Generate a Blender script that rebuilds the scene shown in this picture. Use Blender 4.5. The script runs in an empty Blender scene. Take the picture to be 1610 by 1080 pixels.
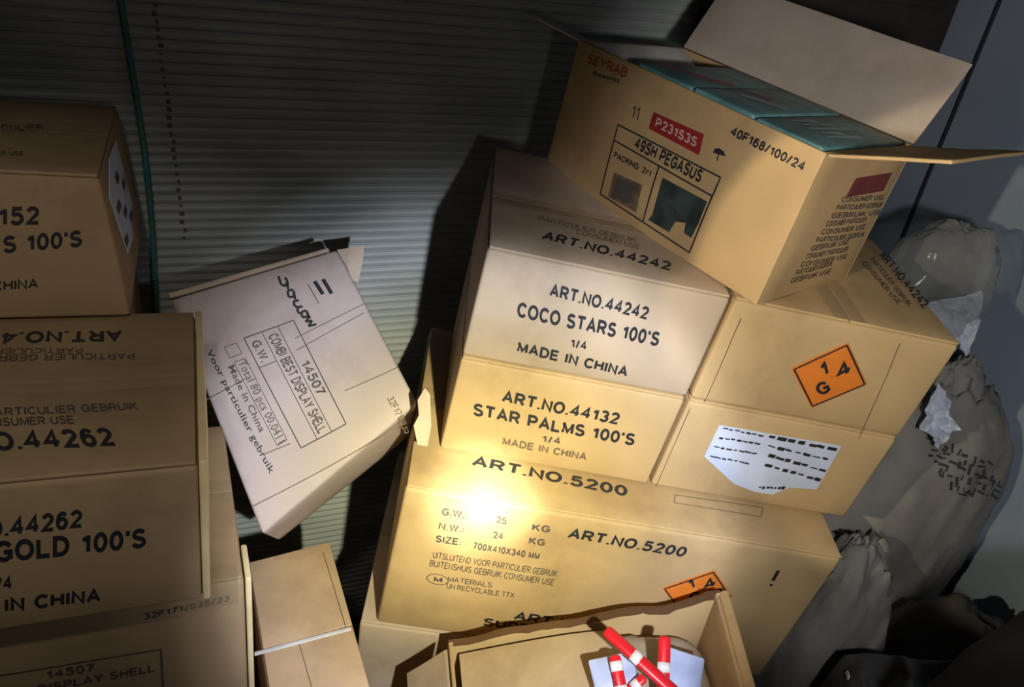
import bpy, bmesh, math, random
import numpy as np
from mathutils import Vector, Matrix, noise

scene = bpy.context.scene
COL = scene.collection
DEG = math.pi / 180

# ------------------------------------------------------------------ camera
K = 0.85                      # layout units to metres
CAM_H = 1.82                  # camera height in layout units
FOC = 1224.0                  # focal length in pixels of the 1610 x 1080 frame
PITCH, ROLL = 0.52868, 0.14677


def cam_rows(p, r):
    fwd = np.array([0, math.cos(p), -math.sin(p)])
    right = np.array([1.0, 0, 0])
    down = np.cross(fwd, right)
    c, s = math.cos(r), math.sin(r)
    return np.array([c * right - s * down, s * right + c * down, fwd])


CR = cam_rows(PITCH, ROLL)
CAMPOS = np.array([0, 0, CAM_H]) * K


def WP(P):                    # layout point -> metres, floor at z = 0
    return (np.asarray(P, float) + np.array([0, 0, CAM_H])) * K


def ray(px, py):
    return CR.T @ np.array([(px - 805) / FOC, (py - 540) / FOC, 1.0])


def proj(w):
    q = CR @ (np.asarray(w) - CAMPOS)
    return np.array([805 + FOC * q[0] / q[2], 540 + FOC * q[1] / q[2]])


def at(px, py, t):            # point on the sight line, t layout units deep
    return CAMPOS + ray(px, py) * t * K


cam_data = bpy.data.cameras.new('camera')
cam_data.sensor_width = 36.0
cam_data.lens = FOC / 1610 * 36.0
cam_data.clip_start = 0.02
cam = bpy.data.objects.new('camera', cam_data)
COL.objects.link(cam)
M = Matrix.Identity(4)
for i in range(3):
    M[i][0] = CR[0][i]
    M[i][1] = -CR[1][i]
    M[i][2] = -CR[2][i]
    M[i][3] = CAMPOS[i]
cam.matrix_world = M
scene.camera = cam

# ------------------------------------------------------------------ world, lights, exposure
scene.view_settings.view_transform = 'Standard'
scene.view_settings.look = 'None'
scene.view_settings.exposure = 0.0
scene.view_settings.gamma = 1.0
scene.view_settings.use_curve_mapping = False

world = bpy.data.worlds.new('night')
scene.world = world
world.use_nodes = True
bg = world.node_tree.nodes['Background']
bg.inputs[0].default_value = (0.75, 0.85, 1.0, 1)
bg.inputs[1].default_value = 0.006


def spot(name, pos, target, power, color, half_angle, blend, radius, profile=None):
    L = bpy.data.lights.new(name, 'SPOT')
    L.energy = power
    L.color = color
    L.spot_size = 2 * half_angle * DEG
    L.spot_blend = blend
    L.shadow_soft_size = radius
    o = bpy.data.objects.new(name, L)
    COL.objects.link(o)
    o.location = pos
    o.rotation_euler = (Vector(target) - Vector(pos)).to_track_quat('-Z', 'Y').to_euler()
    if profile:               # colour of the beam by the angle off its axis, as the reflector throws it
        L.use_nodes = True
        nt = L.node_tree
        em = nt.nodes['Emission']
        tc = nt.nodes.new('ShaderNodeTexCoord')
        sx = nt.nodes.new('ShaderNodeSeparateXYZ')
        ab = nt.nodes.new('ShaderNodeMath'); ab.operation = 'ABSOLUTE'
        ac = nt.nodes.new('ShaderNodeMath'); ac.operation = 'ARCCOSINE'
        dv = nt.nodes.new('ShaderNodeMath'); dv.operation = 'DIVIDE'
        dv.inputs[1].default_value = half_angle * DEG
        rp = nt.nodes.new('ShaderNodeValToRGB')
        nt.links.new(tc.outputs['Normal'], sx.inputs[0])
        nt.links.new(sx.outputs['Z'], ab.inputs[0])
        nt.links.new(ab.outputs[0], ac.inputs[0])
        nt.links.new(ac.outputs[0], dv.inputs[0])
        nt.links.new(dv.outputs[0], rp.inputs[0])
        nt.links.new(rp.outputs[0], em.inputs[0])
        el = rp.color_ramp.elements
        while len(el) > 1:
            el.remove(el[-1])
        for k, (deg, c) in enumerate(profile):
            e = el[0] if k == 0 else el.new(deg / half_angle)
            e.position = deg / half_angle
            e.color = (*c, 1)
        mx = max(max(c) for _, c in profile)
        for e in el:
            e.color = [v / mx for v in e.color[:3]] + [1]
        em.inputs[1].default_value = mx
    return o


TORCH = CAMPOS + (CR[0] * 0.22 + CR[1] * 0.15) * K
spot('torch', TORCH, at(788, 812, 1.08), 6.0, (1, 1, 1), 60, 0.25, 0.012, [
    (0, (85, 82, 68)), (2.2, (48, 45, 33)), (4.6, (18, 16.6, 10.4)), (9, (12.0, 11.2, 7.4)), (12.5, (9.4, 9.2, 7.8)),
    (15, (8.8, 9.0, 9.4)), (17.5, (7.0, 7.3, 8.0)), (20, (2.2, 2.2, 2.3)), (22.5, (0.55, 0.52, 0.5)), (26, (0.26, 0.245, 0.22)),
    (32, (0.20, 0.185, 0.165)), (60, (0.20, 0.18, 0.16))])
SECOND = CAMPOS + np.array([-0.5, 0.0, -0.05]) * K
spot('added_spot', SECOND, at(1545, 575, 1.15), 27.0, (1.0, 0.85, 0.58), 14.6, 0.16, 0.01)  # added beam to brighten the right-hand cartons; no such torch is known
THIRD = CAMPOS + (CR[0] * 0.28 + CR[1] * 0.12) * K
spot('right_fill', THIRD, at(1400, 490, 1.5), 17.5, (1.0, 0.95, 0.89), 29, 0.4, 0.03)  # unseen fill added to widen the torch's spill over the right
LEFT_FILL = CAMPOS + (CR[0] * -0.15 - CR[1] * 0.30) * K
spot('left_fill', LEFT_FILL, at(10, 540, 0.9), 5.2, (1.0, 0.9, 0.75), 23, 0.6, 0.02)  # unseen fill added to lift the fronts and tops of the left stack

# ------------------------------------------------------------------ materials
MATS = {}


def newmat(name):
    m = bpy.data.materials.new(name)
    m.use_nodes = True
    nt = m.node_tree
    b = nt.nodes['Principled BSDF']
    return m, nt, b


def noise_color(nt, b, c1, c2, scale, detail=4, stretch=(1, 1, 1), fac_lo=0.35, fac_hi=0.65, coord='Object'):
    tc = nt.nodes.new('ShaderNodeTexCoord')
    mp = nt.nodes.new('ShaderNodeMapping')
    mp.inputs['Scale'].default_value = stretch
    nz = nt.nodes.new('ShaderNodeTexNoise')
    nz.inputs['Scale'].default_value = scale
    nz.inputs['Detail'].default_value = detail
    rp = nt.nodes.new('ShaderNodeValToRGB')
    rp.color_ramp.elements[0].position = fac_lo
    rp.color_ramp.elements[0].color = (*c1, 1)
    rp.color_ramp.elements[1].position = fac_hi
    rp.color_ramp.elements[1].color = (*c2, 1)
    nt.links.new(tc.outputs[coord], mp.inputs[0])
    nt.links.new(mp.outputs[0], nz.inputs[0])
    nt.links.new(nz.outputs[0], rp.inputs[0])
    nt.links.new(rp.outputs[0], b.inputs['Base Color'])
    return tc, nz, rp


def bump(nt, b, tc, scale, strength, dist=0.002, detail=3, kind='noise', stretch=(1, 1, 1)):
    mp = nt.nodes.new('ShaderNodeMapping')
    mp.inputs['Scale'].default_value = stretch
    nt.links.new(tc.outputs['Object'], mp.inputs[0])
    t = nt.nodes.new('ShaderNodeTexNoise')
    t.inputs['Scale'].default_value = scale
    t.inputs['Detail'].default_value = detail
    nt.links.new(mp.outputs[0], t.inputs[0])
    bp = nt.nodes.new('ShaderNodeBump')
    bp.inputs['Strength'].default_value = strength
    bp.inputs['Distance'].default_value = dist
    nt.links.new(t.outputs[0], bp.inputs['Height'])
    nt.links.new(bp.outputs[0], b.inputs['Normal'])


def kraft(name, c, spread=0.10, rough=0.72):
    if name in MATS:
        return MATS[name]
    m, nt, b = newmat(name)
    lo = tuple(v * (1 - spread) for v in c)
    hi = tuple(min(1, v * (1 + spread)) for v in c)
    tc, nz, rp = noise_color(nt, b, lo, hi, 9, 6)
    # handling scuffs and worn pale edges
    n2 = nt.nodes.new('ShaderNodeTexNoise'); n2.inputs['Scale'].default_value = 3.2; n2.inputs['Detail'].default_value = 9; n2.inputs['Roughness'].default_value = 0.7
    nt.links.new(tc.outputs['Object'], n2.inputs[0])
    r2 = nt.nodes.new('ShaderNodeValToRGB')
    r2.color_ramp.elements[0].position = 0.34; r2.color_ramp.elements[0].color = (0.74, 0.70, 0.66, 1)
    r2.color_ramp.elements[1].position = 0.52; r2.color_ramp.elements[1].color = (1, 1, 1, 1)
    nt.links.new(n2.outputs[0], r2.inputs[0])
    m1 = nt.nodes.new('ShaderNodeMixRGB'); m1.blend_type = 'MULTIPLY'; m1.inputs[0].default_value = 1.0
    nt.links.new(rp.outputs[0], m1.inputs[1]); nt.links.new(r2.outputs[0], m1.inputs[2])
    ge = nt.nodes.new('ShaderNodeNewGeometry')
    r3 = nt.nodes.new('ShaderNodeValToRGB')
    r3.color_ramp.elements[0].position = 0.52; r3.color_ramp.elements[0].color = (0, 0, 0, 1)
    r3.color_ramp.elements[1].position = 0.62; r3.color_ramp.elements[1].color = (0.55, 0.55, 0.55, 1)
    nt.links.new(ge.outputs['Pointiness'], r3.inputs[0])
    m2 = nt.nodes.new('ShaderNodeMixRGB')
    m2.inputs[2].default_value = (min(1, c[0] * 1.35), min(1, c[1] * 1.35), min(1, c[2] * 1.35), 1)
    nt.links.new(r3.outputs[0], m2.inputs[0]); nt.links.new(m1.outputs[0], m2.inputs[1])
    nt.links.new(m2.outputs[0], b.inputs['Base Color'])
    b.inputs['Roughness'].default_value = rough
    bump(nt, b, tc, 55, 0.25, 0.0015, 4, stretch=(1, 1, 0.35))
    MATS[name] = m
    return m


def plain(name, c, rough=0.6, metal=0.0, var=0.12, scale=30, spec=0.5):
    if name in MATS:
        return MATS[name]
    m, nt, b = newmat(name)
    noise_color(nt, b, tuple(v * (1 - var) for v in c), tuple(min(1, v * (1 + var)) for v in c), scale)
    b.inputs['Roughness'].default_value = rough
    b.inputs['Metallic'].default_value = metal
    b.inputs['Specular IOR Level'].default_value = spec
    MATS[name] = m
    return m


INK = plain('black_ink', (0.022, 0.024, 0.032), 0.55)
FAINT = plain('faint_ink', (0.16, 0.12, 0.085), 0.6)
GREY_INK = plain('grey_ink', (0.09, 0.08, 0.075), 0.6)
RED_INK = plain('red_ink', (0.33, 0.025, 0.03), 0.5)
ORANGE_INK = plain('orange_red_ink', (0.36, 0.09, 0.02), 0.6)
WHITE_INK = plain('pale_ink', (0.62, 0.40, 0.36), 0.6)
TEAL_INK = plain('dark_teal_ink', (0.035, 0.055, 0.055), 0.6, var=0.5, scale=40)
BROWN_INK = plain('brown_print', (0.17, 0.115, 0.075), 0.6, var=0.4, scale=60)
DARK_RED = plain('dark_red_print', (0.20, 0.03, 0.035), 0.6, var=0.2)
ORANGE = plain('orange_sticker', (0.80, 0.24, 0.035), 0.5, var=0.06)
PAPER = plain('white_label_paper', (0.62, 0.72, 0.95), 0.55, var=0.05)

KR_A = kraft('kraft_board', (0.54, 0.39, 0.205))
KR_B = kraft('kraft_board_grey', (0.50, 0.40, 0.29))
KR_C = kraft('kraft_board_pale', (0.58, 0.47, 0.37))
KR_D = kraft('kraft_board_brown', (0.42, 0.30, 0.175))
KR_E = kraft('kraft_board_warm', (0.58, 0.40, 0.20))
KR_IN = kraft('kraft_inner_liner', (0.58, 0.485, 0.41))
WHITE_LINER = kraft('pale_inner_liner', (0.86, 0.82, 0.79))
EDGE = kraft('cut_board_edge', (0.60, 0.46, 0.26), 0.2)
PRINTS = [None, INK, FAINT, GREY_INK, RED_INK, ORANGE_INK, WHITE_INK, TEAL_INK, BROWN_INK, DARK_RED]


def tape_mat():
    m, nt, b = newmat('clear_packing_tape')
    b.inputs['Base Color'].default_value = (0.62, 0.48, 0.30, 1)
    b.inputs['Roughness'].default_value = 0.22
    tr = nt.nodes.new('ShaderNodeBsdfTransparent')
    mx = nt.nodes.new('ShaderNodeMixShader')
    mx.inputs[0].default_value = 0.30
    out = nt.nodes['Material Output']
    nt.links.new(tr.outputs[0], mx.inputs[1])
    nt.links.new(b.outputs[0], mx.inputs[2])
    nt.links.new(mx.outputs[0], out.inputs[0])
    return m


TAPE = tape_mat()

# ------------------------------------------------------------------ object helpers


def tag(o, label=None, cat=None, group=None, kind=None):
    if label: o['label'] = label
    if cat: o['category'] = cat
    if group: o['group'] = group
    if kind: o['kind'] = kind
    return o


def root(name, loc, label, cat, group=None):
    o = bpy.data.objects.new(name, None)
    o.empty_display_size = 0.05
    COL.objects.link(o)
    o.location = Vector(loc)
    return tag(o, label, cat, group)


def link_mesh(name, bm, mats, parent=None, loc=None, smooth=False):
    """bm is in world metres; it is moved to the parent's (or its own) origin"""
    base = Vector(parent.location) if parent else Vector(loc if loc is not None else (0, 0, 0))
    if parent and parent.parent:
        base = Vector(parent.location) + Vector(parent.parent.location)
    for v in bm.verts:
        v.co -= base
    me = bpy.data.meshes.new(name)
    bm.to_mesh(me)
    bm.free()
    for m in mats:
        me.materials.append(m)
    if smooth:
        for p in me.polygons:
            p.use_smooth = True
    o = bpy.data.objects.new(name, me)
    COL.objects.link(o)
    if parent:
        o.parent = parent
    else:
        o.location = base
    return o


def fgrid(L, r, step):
    r = min(r, L * 0.45)
    n = max(1, int(round((L - 2 * r) / step)))
    return [0, r * 0.35] + [r + (L - 2 * r) * i / n for i in range(n + 1)] + [L - r * 0.35, L]


def rgrid(bm, lo, hi, space, r=0.004, step=0.03, mat=0, smooth=True):
    """rounded, subdivided box between lo and hi of a local space"""
    lo = np.array(lo, float); hi = np.array(hi, float)
    L = hi - lo
    r = min(r, *(L * 0.45))
    ax = [fgrid(L[i], r, step) for i in range(3)]
    n = [len(a) - 1 for a in ax]
    cache = {}

    def vert(i, j, k):
        key = (i, j, k)
        if key not in cache:
            p = np.array([ax[0][i], ax[1][j], ax[2][k]])
            q = np.minimum(np.maximum(p, r), L - r)
            d = p - q
            l = np.linalg.norm(d)
            if l > 1e-9:
                p = q + d / l * r
            cache[key] = bm.verts.new(space(p + lo))
        return cache[key]

    def quad(a, b, c, d):
        f = bm.faces.new((a, b, c, d))
        f.material_index = mat
        f.smooth = smooth
    for i in range(n[0]):
        for j in range(n[1]):
            quad(vert(i, j, 0), vert(i, j + 1, 0), vert(i + 1, j + 1, 0), vert(i + 1, j, 0))
            quad(vert(i, j, n[2]), vert(i + 1, j, n[2]), vert(i + 1, j + 1, n[2]), vert(i, j + 1, n[2]))
    for i in range(n[0]):
        for k in range(n[2]):
            quad(vert(i, 0, k), vert(i + 1, 0, k), vert(i + 1, 0, k + 1), vert(i, 0, k + 1))
            quad(vert(i, n[1], k), vert(i, n[1], k + 1), vert(i + 1, n[1], k + 1), vert(i + 1, n[1], k))
    for j in range(n[1]):
        for k in range(n[2]):
            quad(vert(0, j, k), vert(0, j, k + 1), vert(0, j + 1, k + 1), vert(0, j + 1, k))
            quad(vert(n[0], j, k), vert(n[0], j + 1, k), vert(n[0], j + 1, k + 1), vert(n[0], j, k + 1))


class Space:
    """local box coordinates (x right, y deep, z up, metres) -> world, through eight corners, with a slight bulge"""

    def __init__(self, corners, dims, bulge=0.004, seed=0, crease=None):
        self.c = {k: np.array(v, float) for k, v in corners.items()}
        self.d = np.array(dims, float)
        self.b = bulge
        self.seed = seed
        self.crease = crease

    def __call__(self, p):
        u, v, w = np.asarray(p, float) / self.d
        c = self.c
        out = 0
        for i in (0, 1):
            for j in (0, 1):
                for k in (0, 1):
                    out = out + c[(i, j, k)] * (u if i else 1 - u) * (v if j else 1 - v) * (w if k else 1 - w)
        uu, vv, ww = (min(1, max(0, t)) for t in (u, v, w))
        f = lambda t: 4 * t * (1 - t)
        ex = c[(1, 0, 0)] - c[(0, 0, 0)]; ey = c[(0, 1, 0)] - c[(0, 0, 0)]; ez = c[(0, 0, 1)] - c[(0, 0, 0)]
        ex = ex / np.linalg.norm(ex); ey = ey / np.linalg.norm(ey); ez = ez / np.linalg.norm(ez)
        nz = noise.noise(Vector(np.asarray(p, float) * 9 + self.seed * 3.1)) * 0.4
        a = self.b * (1 + nz)
        out = out + ex * (2 * uu - 1) * f(vv) * f(ww) * a * 0.6 + ey * (2 * vv - 1) * f(uu) * f(ww) * a \
            + ez * (2 * ww - 1) * f(uu) * f(vv) * a * 0.25
        if self.crease:
            out = out + self.crease(uu, vv, ww)
        return Vector(out)


def box_space(R, o, dims, **kw):
    """R columns and o in layout units, dims in layout units"""
    c = {}
    for i in (0, 1):
        for j in (0, 1):
            for k in (0, 1):
                c[(i, j, k)] = WP(np.array(o) + R @ (np.array([i, j, k]) * np.array(dims)))
    return Space(c, np.array(dims) * K, **kw)


def rot3(rx, ry, rz):
    c, s = math.cos, math.sin
    X = np.array([[1, 0, 0], [0, c(rx), -s(rx)], [0, s(rx), c(rx)]])
    Y = np.array([[c(ry), 0, s(ry)], [0, 1, 0], [-s(ry), 0, c(ry)]])
    Z = np.array([[c(rz), -s(rz), 0], [s(rz), c(rz), 0], [0, 0, 1]])
    return Z @ Y @ X


class Face:
    """a flat side of a box space; maps (s, t) metres to world and photo pixels back to (s, t)"""

    def __init__(self, sp, side, z=None):
        self.sp = sp
        W, D, H = sp.d
        zt = H if z is None else z
        self.m = {
            'front': lambda s, t, e: (s, -e, t),
            'right': lambda s, t, e: (W + e, s, t),
            'left': lambda s, t, e: (-e, D - s, t),
            'top': lambda s, t, e: (s, t, zt + e),
            'outer': lambda s, t, e: (s, t, zt + e)}[side]
        self.g0 = {'front': (W / 2, H / 2), 'right': (D / 2, H / 2), 'left': (D / 2, H / 2), 'top': (W / 2, D / 2),
                   'outer': (W / 2, D / 2)}[side]

    def __call__(self, s, t, e=0.0005):
        return self.sp(self.m(s, t, e))

    def st(self, px, py):
        x = np.array(self.g0, float)
        tgt = np.array([px, py], float)
        for _ in range(14):
            f = proj(self(x[0], x[1])) - tgt
            h = 1e-4
            J = np.column_stack([(proj(self(x[0] + h, x[1])) - tgt - f) / h, (proj(self(x[0], x[1] + h)) - tgt - f) / h])
            try:
                dx = np.linalg.solve(J, -f)
            except np.linalg.LinAlgError:
                break
            m = np.linalg.norm(dx)
            x = x + dx * min(1, 0.3 / max(m, 1e-9))
            if m < 1e-6:
                break
        return x


# ------------------------------------------------------------------ lettering
GLYPH = {}


def _arc(cx, cy, rx, ry, a0, a1, n=9):
    return [(cx + rx * math.cos((a0 + (a1 - a0) * i / n) * DEG), cy + ry * math.sin((a0 + (a1 - a0) * i / n) * DEG)) for i in range(n + 1)]


# plain bold stencil capitals: width, then pen strokes on a unit-high body
PEN = {
    'A': (.70, [[(0, 0), (.35, 1), (.70, 0)], [(.12, .33), (.58, .33)]]),
    'B': (.60, [[(0, .52), (0, 1), (.34, 1)] + _arc(.34, .76, .22, .24, 90, -90)[1:] + [(0, .52)], [(0, .52), (.34, .52)] + _arc(.34, .26, .26, .26, 90, -90)[1:] + [(0, 0), (0, .52)]]),
    'C': (.66, [_arc(.36, .5, .36, .5, 38, 322, 16)]),
    'D': (.64, [[(0, 0), (0, 1), (.26, 1)] + _arc(.26, .5, .38, .5, 90, -90, 12)[1:] + [(0, 0)]]),
    'E': (.56, [[(.56, 1), (0, 1), (0, 0), (.57, 0)], [(0, .52), (.50, .52)]]),
    'F': (.54, [[(.55, 1), (0, 1), (0, 0)], [(0, .50), (.46, .50)]]),
    'G': (.70, [_arc(.37, .5, .37, .5, 40, 318, 16) + [(.69, .17), (.69, .46), (.40, .46)]]),
    'H': (.62, [[(0, 0), (0, 1)], [(.62, 0), (.62, 1)], [(0, .52), (.62, .52)]]),
    'I': (.04, [[(.02, 0), (.02, 1)]]),
    'J': (.44, [[(.44, 1), (.44, .25)] + _arc(.22, .23, .22, .23, 0, -180)[1:]]),
    'K': (.64, [[(0, 0), (0, 1)], [(.60, 1), (0, .38)], [(.20, .58), (.64, 0)]]),
    'L': (.52, [[(0, 1), (0, 0), (.53, 0)]]),
    'M': (.74, [[(0, 0), (0, 1), (.37, .12), (.74, 1), (.74, 0)]]),
    'N': (.62, [[(0, 0), (0, 1), (.62, 0), (.62, 1)]]),
    'O': (.74, [_arc(.37, .5, .37, .5, 0, 360, 22)]),
    'P': (.58, [[(0, 0), (0, 1), (.32, 1)] + _arc(.32, .73, .26, .27, 90, -90)[1:] + [(0, .46)]]),
    'Q': (.74, [_arc(.37, .5, .37, .5, 0, 360, 22), [(.44, .28), (.74, -.04)]]),
    'R': (.64, [[(0, 0), (0, 1), (.34, 1)] + _arc(.34, .74, .26, .26, 90, -90)[1:] + [(0, .48)], [(.34, .48), (.64, 0)]]),
    'S': (.60, [_arc(.30, .755, .27, .245, 25, 225, 10) + [(.30, .52)] + _arc(.30, .255, .30, .255, 55, -155, 10)]),
    'T': (.62, [[(0, 1), (.62, 1)], [(.31, 1), (.31, 0)]]),
    'U': (.62, [[(0, 1), (0, .30)] + _arc(.31, .30, .31, .30, 180, 360, 10)[1:] + [(.62, 1)]]),
    'V': (.68, [[(0, 1), (.34, 0), (.68, 1)]]),
    'W': (.94, [[(0, 1), (.23, 0), (.47, 1), (.71, 0), (.94, 1)]]),
    'X': (.66, [[(0, 0), (.64, 1)], [(.02, 1), (.66, 0)]]),
    'Y': (.66, [[(0, 1), (.33, .44), (.66, 1)], [(.33, .44), (.33, 0)]]),
    'Z': (.60, [[(.02, 1), (.58, 1), (0, 0), (.61, 0)]]),
    '0': (.54, [_arc(.27, .5, .27, .5, 0, 360, 20)]),
    '1': (.34, [[(.02, .74), (.22, .86), (.28, 1), (.28, 0)]]),
    '2': (.56, [_arc(.28, .72, .26, .28, 165, -30, 10) + [(.02, 0), (.57, 0)]]),
    '3': (.55, [_arc(.26, .755, .24, .245, 155, -80, 10), _arc(.26, .265, .28, .265, 85, -160, 10)]),
    '4': (.60, [[(.44, 0), (.44, 1), (0, .30), (.60, .30)]]),
    '5': (.56, [[(.52, 1), (.12, 1), (.05, .50)] + _arc(.27, .32, .29, .32, 128, -160, 12)]),
    '6': (.55, [_arc(.29, .55, .27, .45, 40, 180, 8) + _arc(.28, .31, .26, .31, 180, 540, 18)]),
    '7': (.54, [[(0, 1), (.54, 1), (.30, .5), (.18, 0)]]),
    '8': (.55, [_arc(.275, .76, .225, .24, 0, 360, 16), _arc(.275, .26, .275, .26, 0, 360, 16)]),
    '9': (.55, [_arc(.26, .45, .27, .45, 220, 360, 8) + _arc(.27, .69, .26, .31, 0, 360, 18)]),
    '.': (.04, [[(.02, -.06), (.02, .10)]]),
    ':': (.04, [[(.02, .06), (.02, .20)], [(.02, .52), (.02, .66)]]),
    "'": (.03, [[(.02, 1.05), (.01, .74)]]),
    '/': (.34, [[(0, -.05), (.34, 1.05)]]),
    '-': (.30, [[(0, .42), (.30, .42)]]),
    ' ': (.18, []),
}


def pen_text(txt, bold):
    """lettering drawn with a flat pen; bold is the half width of the stroke"""
    h = bold
    vs, fs = [], []
    x = h
    for ch in txt:
        w, strokes = PEN[ch]
        for st in strokes:
            P = [np.array([x + a, h + b_ * (1 - 2 * h)]) for a, b_ in st]
            closed = np.linalg.norm(P[0] - P[-1]) < 1e-6
            if closed: P = P[:-1]
            n = len(P)
            rows = []
            for i in range(n):
                dp = P[i] - P[i - 1] if (i > 0 or closed) else P[1] - P[0]
                dn = P[(i + 1) % n] - P[i] if (i < n - 1 or closed) else P[-1] - P[-2]
                dp = dp / np.linalg.norm(dp); dn = dn / np.linalg.norm(dn)
                t = dp + dn
                if np.linalg.norm(t) < 0.5:
                    t = dn
                t = t / np.linalg.norm(t)
                nn = np.array([-t[1], t[0]])
                k = h / max(0.55, abs(nn @ np.array([-dn[1], dn[0]])))
                rows.append((P[i] + nn * k, P[i] - nn * k))
            if not closed:
                for e, (a, b_) in ((0, (0, 1)), (-1, (-1, -2))):
                    d = P[a] - P[b_]; d = d / np.linalg.norm(d) * h * (0.0 if abs(d[1]) > abs(d[0]) else 0.3)
                    rows[e] = (rows[e][0] + d, rows[e][1] + d)
            base = len(vs)
            for a, b_ in rows:
                vs += [tuple(a), tuple(b_)]
            for i in range(n if closed else n - 1):
                j = (i + 1) % n
                fs.append((base + 2 * i, base + 2 * i + 1, base + 2 * j + 1, base + 2 * j))
        x += w + 2 * h + 0.10
    x1 = x - 0.10 - h
    return [(a / x1, b_) for a, b_ in vs], fs


def glyphs(txt, bold):
    key = (txt, bold)
    if key in GLYPH:
        return GLYPH[key]
    if all(ch in PEN for ch in txt):
        GLYPH[key] = pen_text(txt, 0.108 if bold >= 0.018 else 0.088 if bold > 0.005 else 0.068)
        return GLYPH[key]
    cu = bpy.data.curves.new('lettering', 'FONT')
    cu.body = txt
    cu.size = 1.0
    cu.offset = bold
    cu.resolution_u = 2
    cu.space_character = 1.05
    ob = bpy.data.objects.new('lettering', cu)
    COL.objects.link(ob)
    dg = bpy.context.evaluated_depsgraph_get()
    dg.update()
    ev = ob.evaluated_get(dg)
    me = ev.to_mesh()
    vs = [(v.co.x, v.co.y) for v in me.vertices]
    fs = [tuple(p.vertices) for p in me.polygons]
    ev.to_mesh_clear()
    bpy.data.objects.remove(ob)
    bpy.data.curves.remove(cu)
    x0 = min(v[0] for v in vs); x1 = max(v[0] for v in vs)
    y0 = 0.0; y1 = 0.70
    vs = [((x - x0) / (x1 - x0), (y - y0) / (y1 - y0)) for x, y in vs]
    GLYPH[key] = (vs, fs)
    return GLYPH[key]


def text_st(bm, face, txt, P0, P1, P2, mat=1, bold=0.018, eps=0.0006):
    """baseline P0..P1 and cap height P2 (at the first letter), all (s, t) metres"""
    P0 = np.array(P0); ex = np.array(P1) - P0; ey = np.array(P2) - P0
    vs, fs = glyphs(txt, bold)
    bv = []
    for x, y in vs:
        q = P0 + ex * x + ey * y
        bv.append(bm.verts.new(face(q[0], q[1], eps)))
    for f in fs:
        try:
            g = bm.faces.new([bv[i] for i in f])
            g.material_index = mat
        except ValueError:
            pass


def text(bm, face, txt, p0, p1, p2, mat=1, bold=0.018, eps=0.0006):
    text_st(bm, face, txt, face.st(*p0), face.st(*p1), face.st(*p2), mat, bold, eps)


def line(bm, face, p0, p1, w, mat=1, eps=0.0006, seg=6):
    a = face.st(*p0); b = face.st(*p1)
    d = (b - a) / np.linalg.norm(b - a)
    n = np.array([-d[1], d[0]]) * w / 2
    prev = None
    for i in range(seg + 1):
        q = a + (b - a) * i / seg
        cur = (bm.verts.new(face(*(q + n), eps)), bm.verts.new(face(*(q - n), eps)))
        if prev:
            f = bm.faces.new((prev[0], prev[1], cur[1], cur[0]))
            f.material_index = mat
        prev = cur


def poly(bm, face, pts, mat=1, eps=0.0006, sub=6):
    """filled patch; four points make a subdivided quad that follows the bulge"""
    st = [face.st(*p) for p in pts]
    if len(st) == 4:
        g = [[bm.verts.new(face(*((st[0] * (1 - u) + st[1] * u) * (1 - v) + (st[3] * (1 - u) + st[2] * u) * v), eps))
              for u in np.linspace(0, 1, sub + 1)] for v in np.linspace(0, 1, sub + 1)]
        for i in range(sub):
            for j in range(sub):
                f = bm.faces.new((g[i][j], g[i][j + 1], g[i + 1][j + 1], g[i + 1][j]))
                f.material_index = mat
    else:
        c = sum(st) / len(st)
        cv = bm.verts.new(face(*c, eps))
        vs = [bm.verts.new(face(*s, eps)) for s in st]
        for i in range(len(vs)):
            f = bm.faces.new((cv, vs[i], vs[(i + 1) % len(vs)]))
            f.material_index = mat


def frame(bm, face, pts, w, mat=1):
    for i in range(len(pts)):
        line(bm, face, pts[i], pts[(i + 1) % len(pts)], w, mat)


def sticker(parent, name, face, pts, mats, draw=None, th=0.0008, label=None):
    """a thin paper patch stuck on a face, with what is printed on it"""
    bm = bmesh.new()
    st = [face.st(*p) for p in pts]
    c = sum(st) / len(st)
    lo = [bm.verts.new(face(*s, 0.0004)) for s in st]
    hi = [bm.verts.new(face(*s, 0.0004 + th)) for s in st]
    cv = bm.verts.new(face(*c, 0.0004 + th * 1.4))
    n = len(st)
    for i in range(n):
        bm.faces.new((hi[i], hi[(i + 1) % n], cv))
        bm.faces.new((lo[i], lo[(i + 1) % n], hi[(i + 1) % n], hi[i]))
    if draw:
        draw(bm, 0.0004 + th * 1.4 + 0.0006)
    o = link_mesh(name, bm, mats, parent)
    if label:
        o['label'] = label
    return o


# ------------------------------------------------------------------ cartons
SEEDN = [0]


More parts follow.
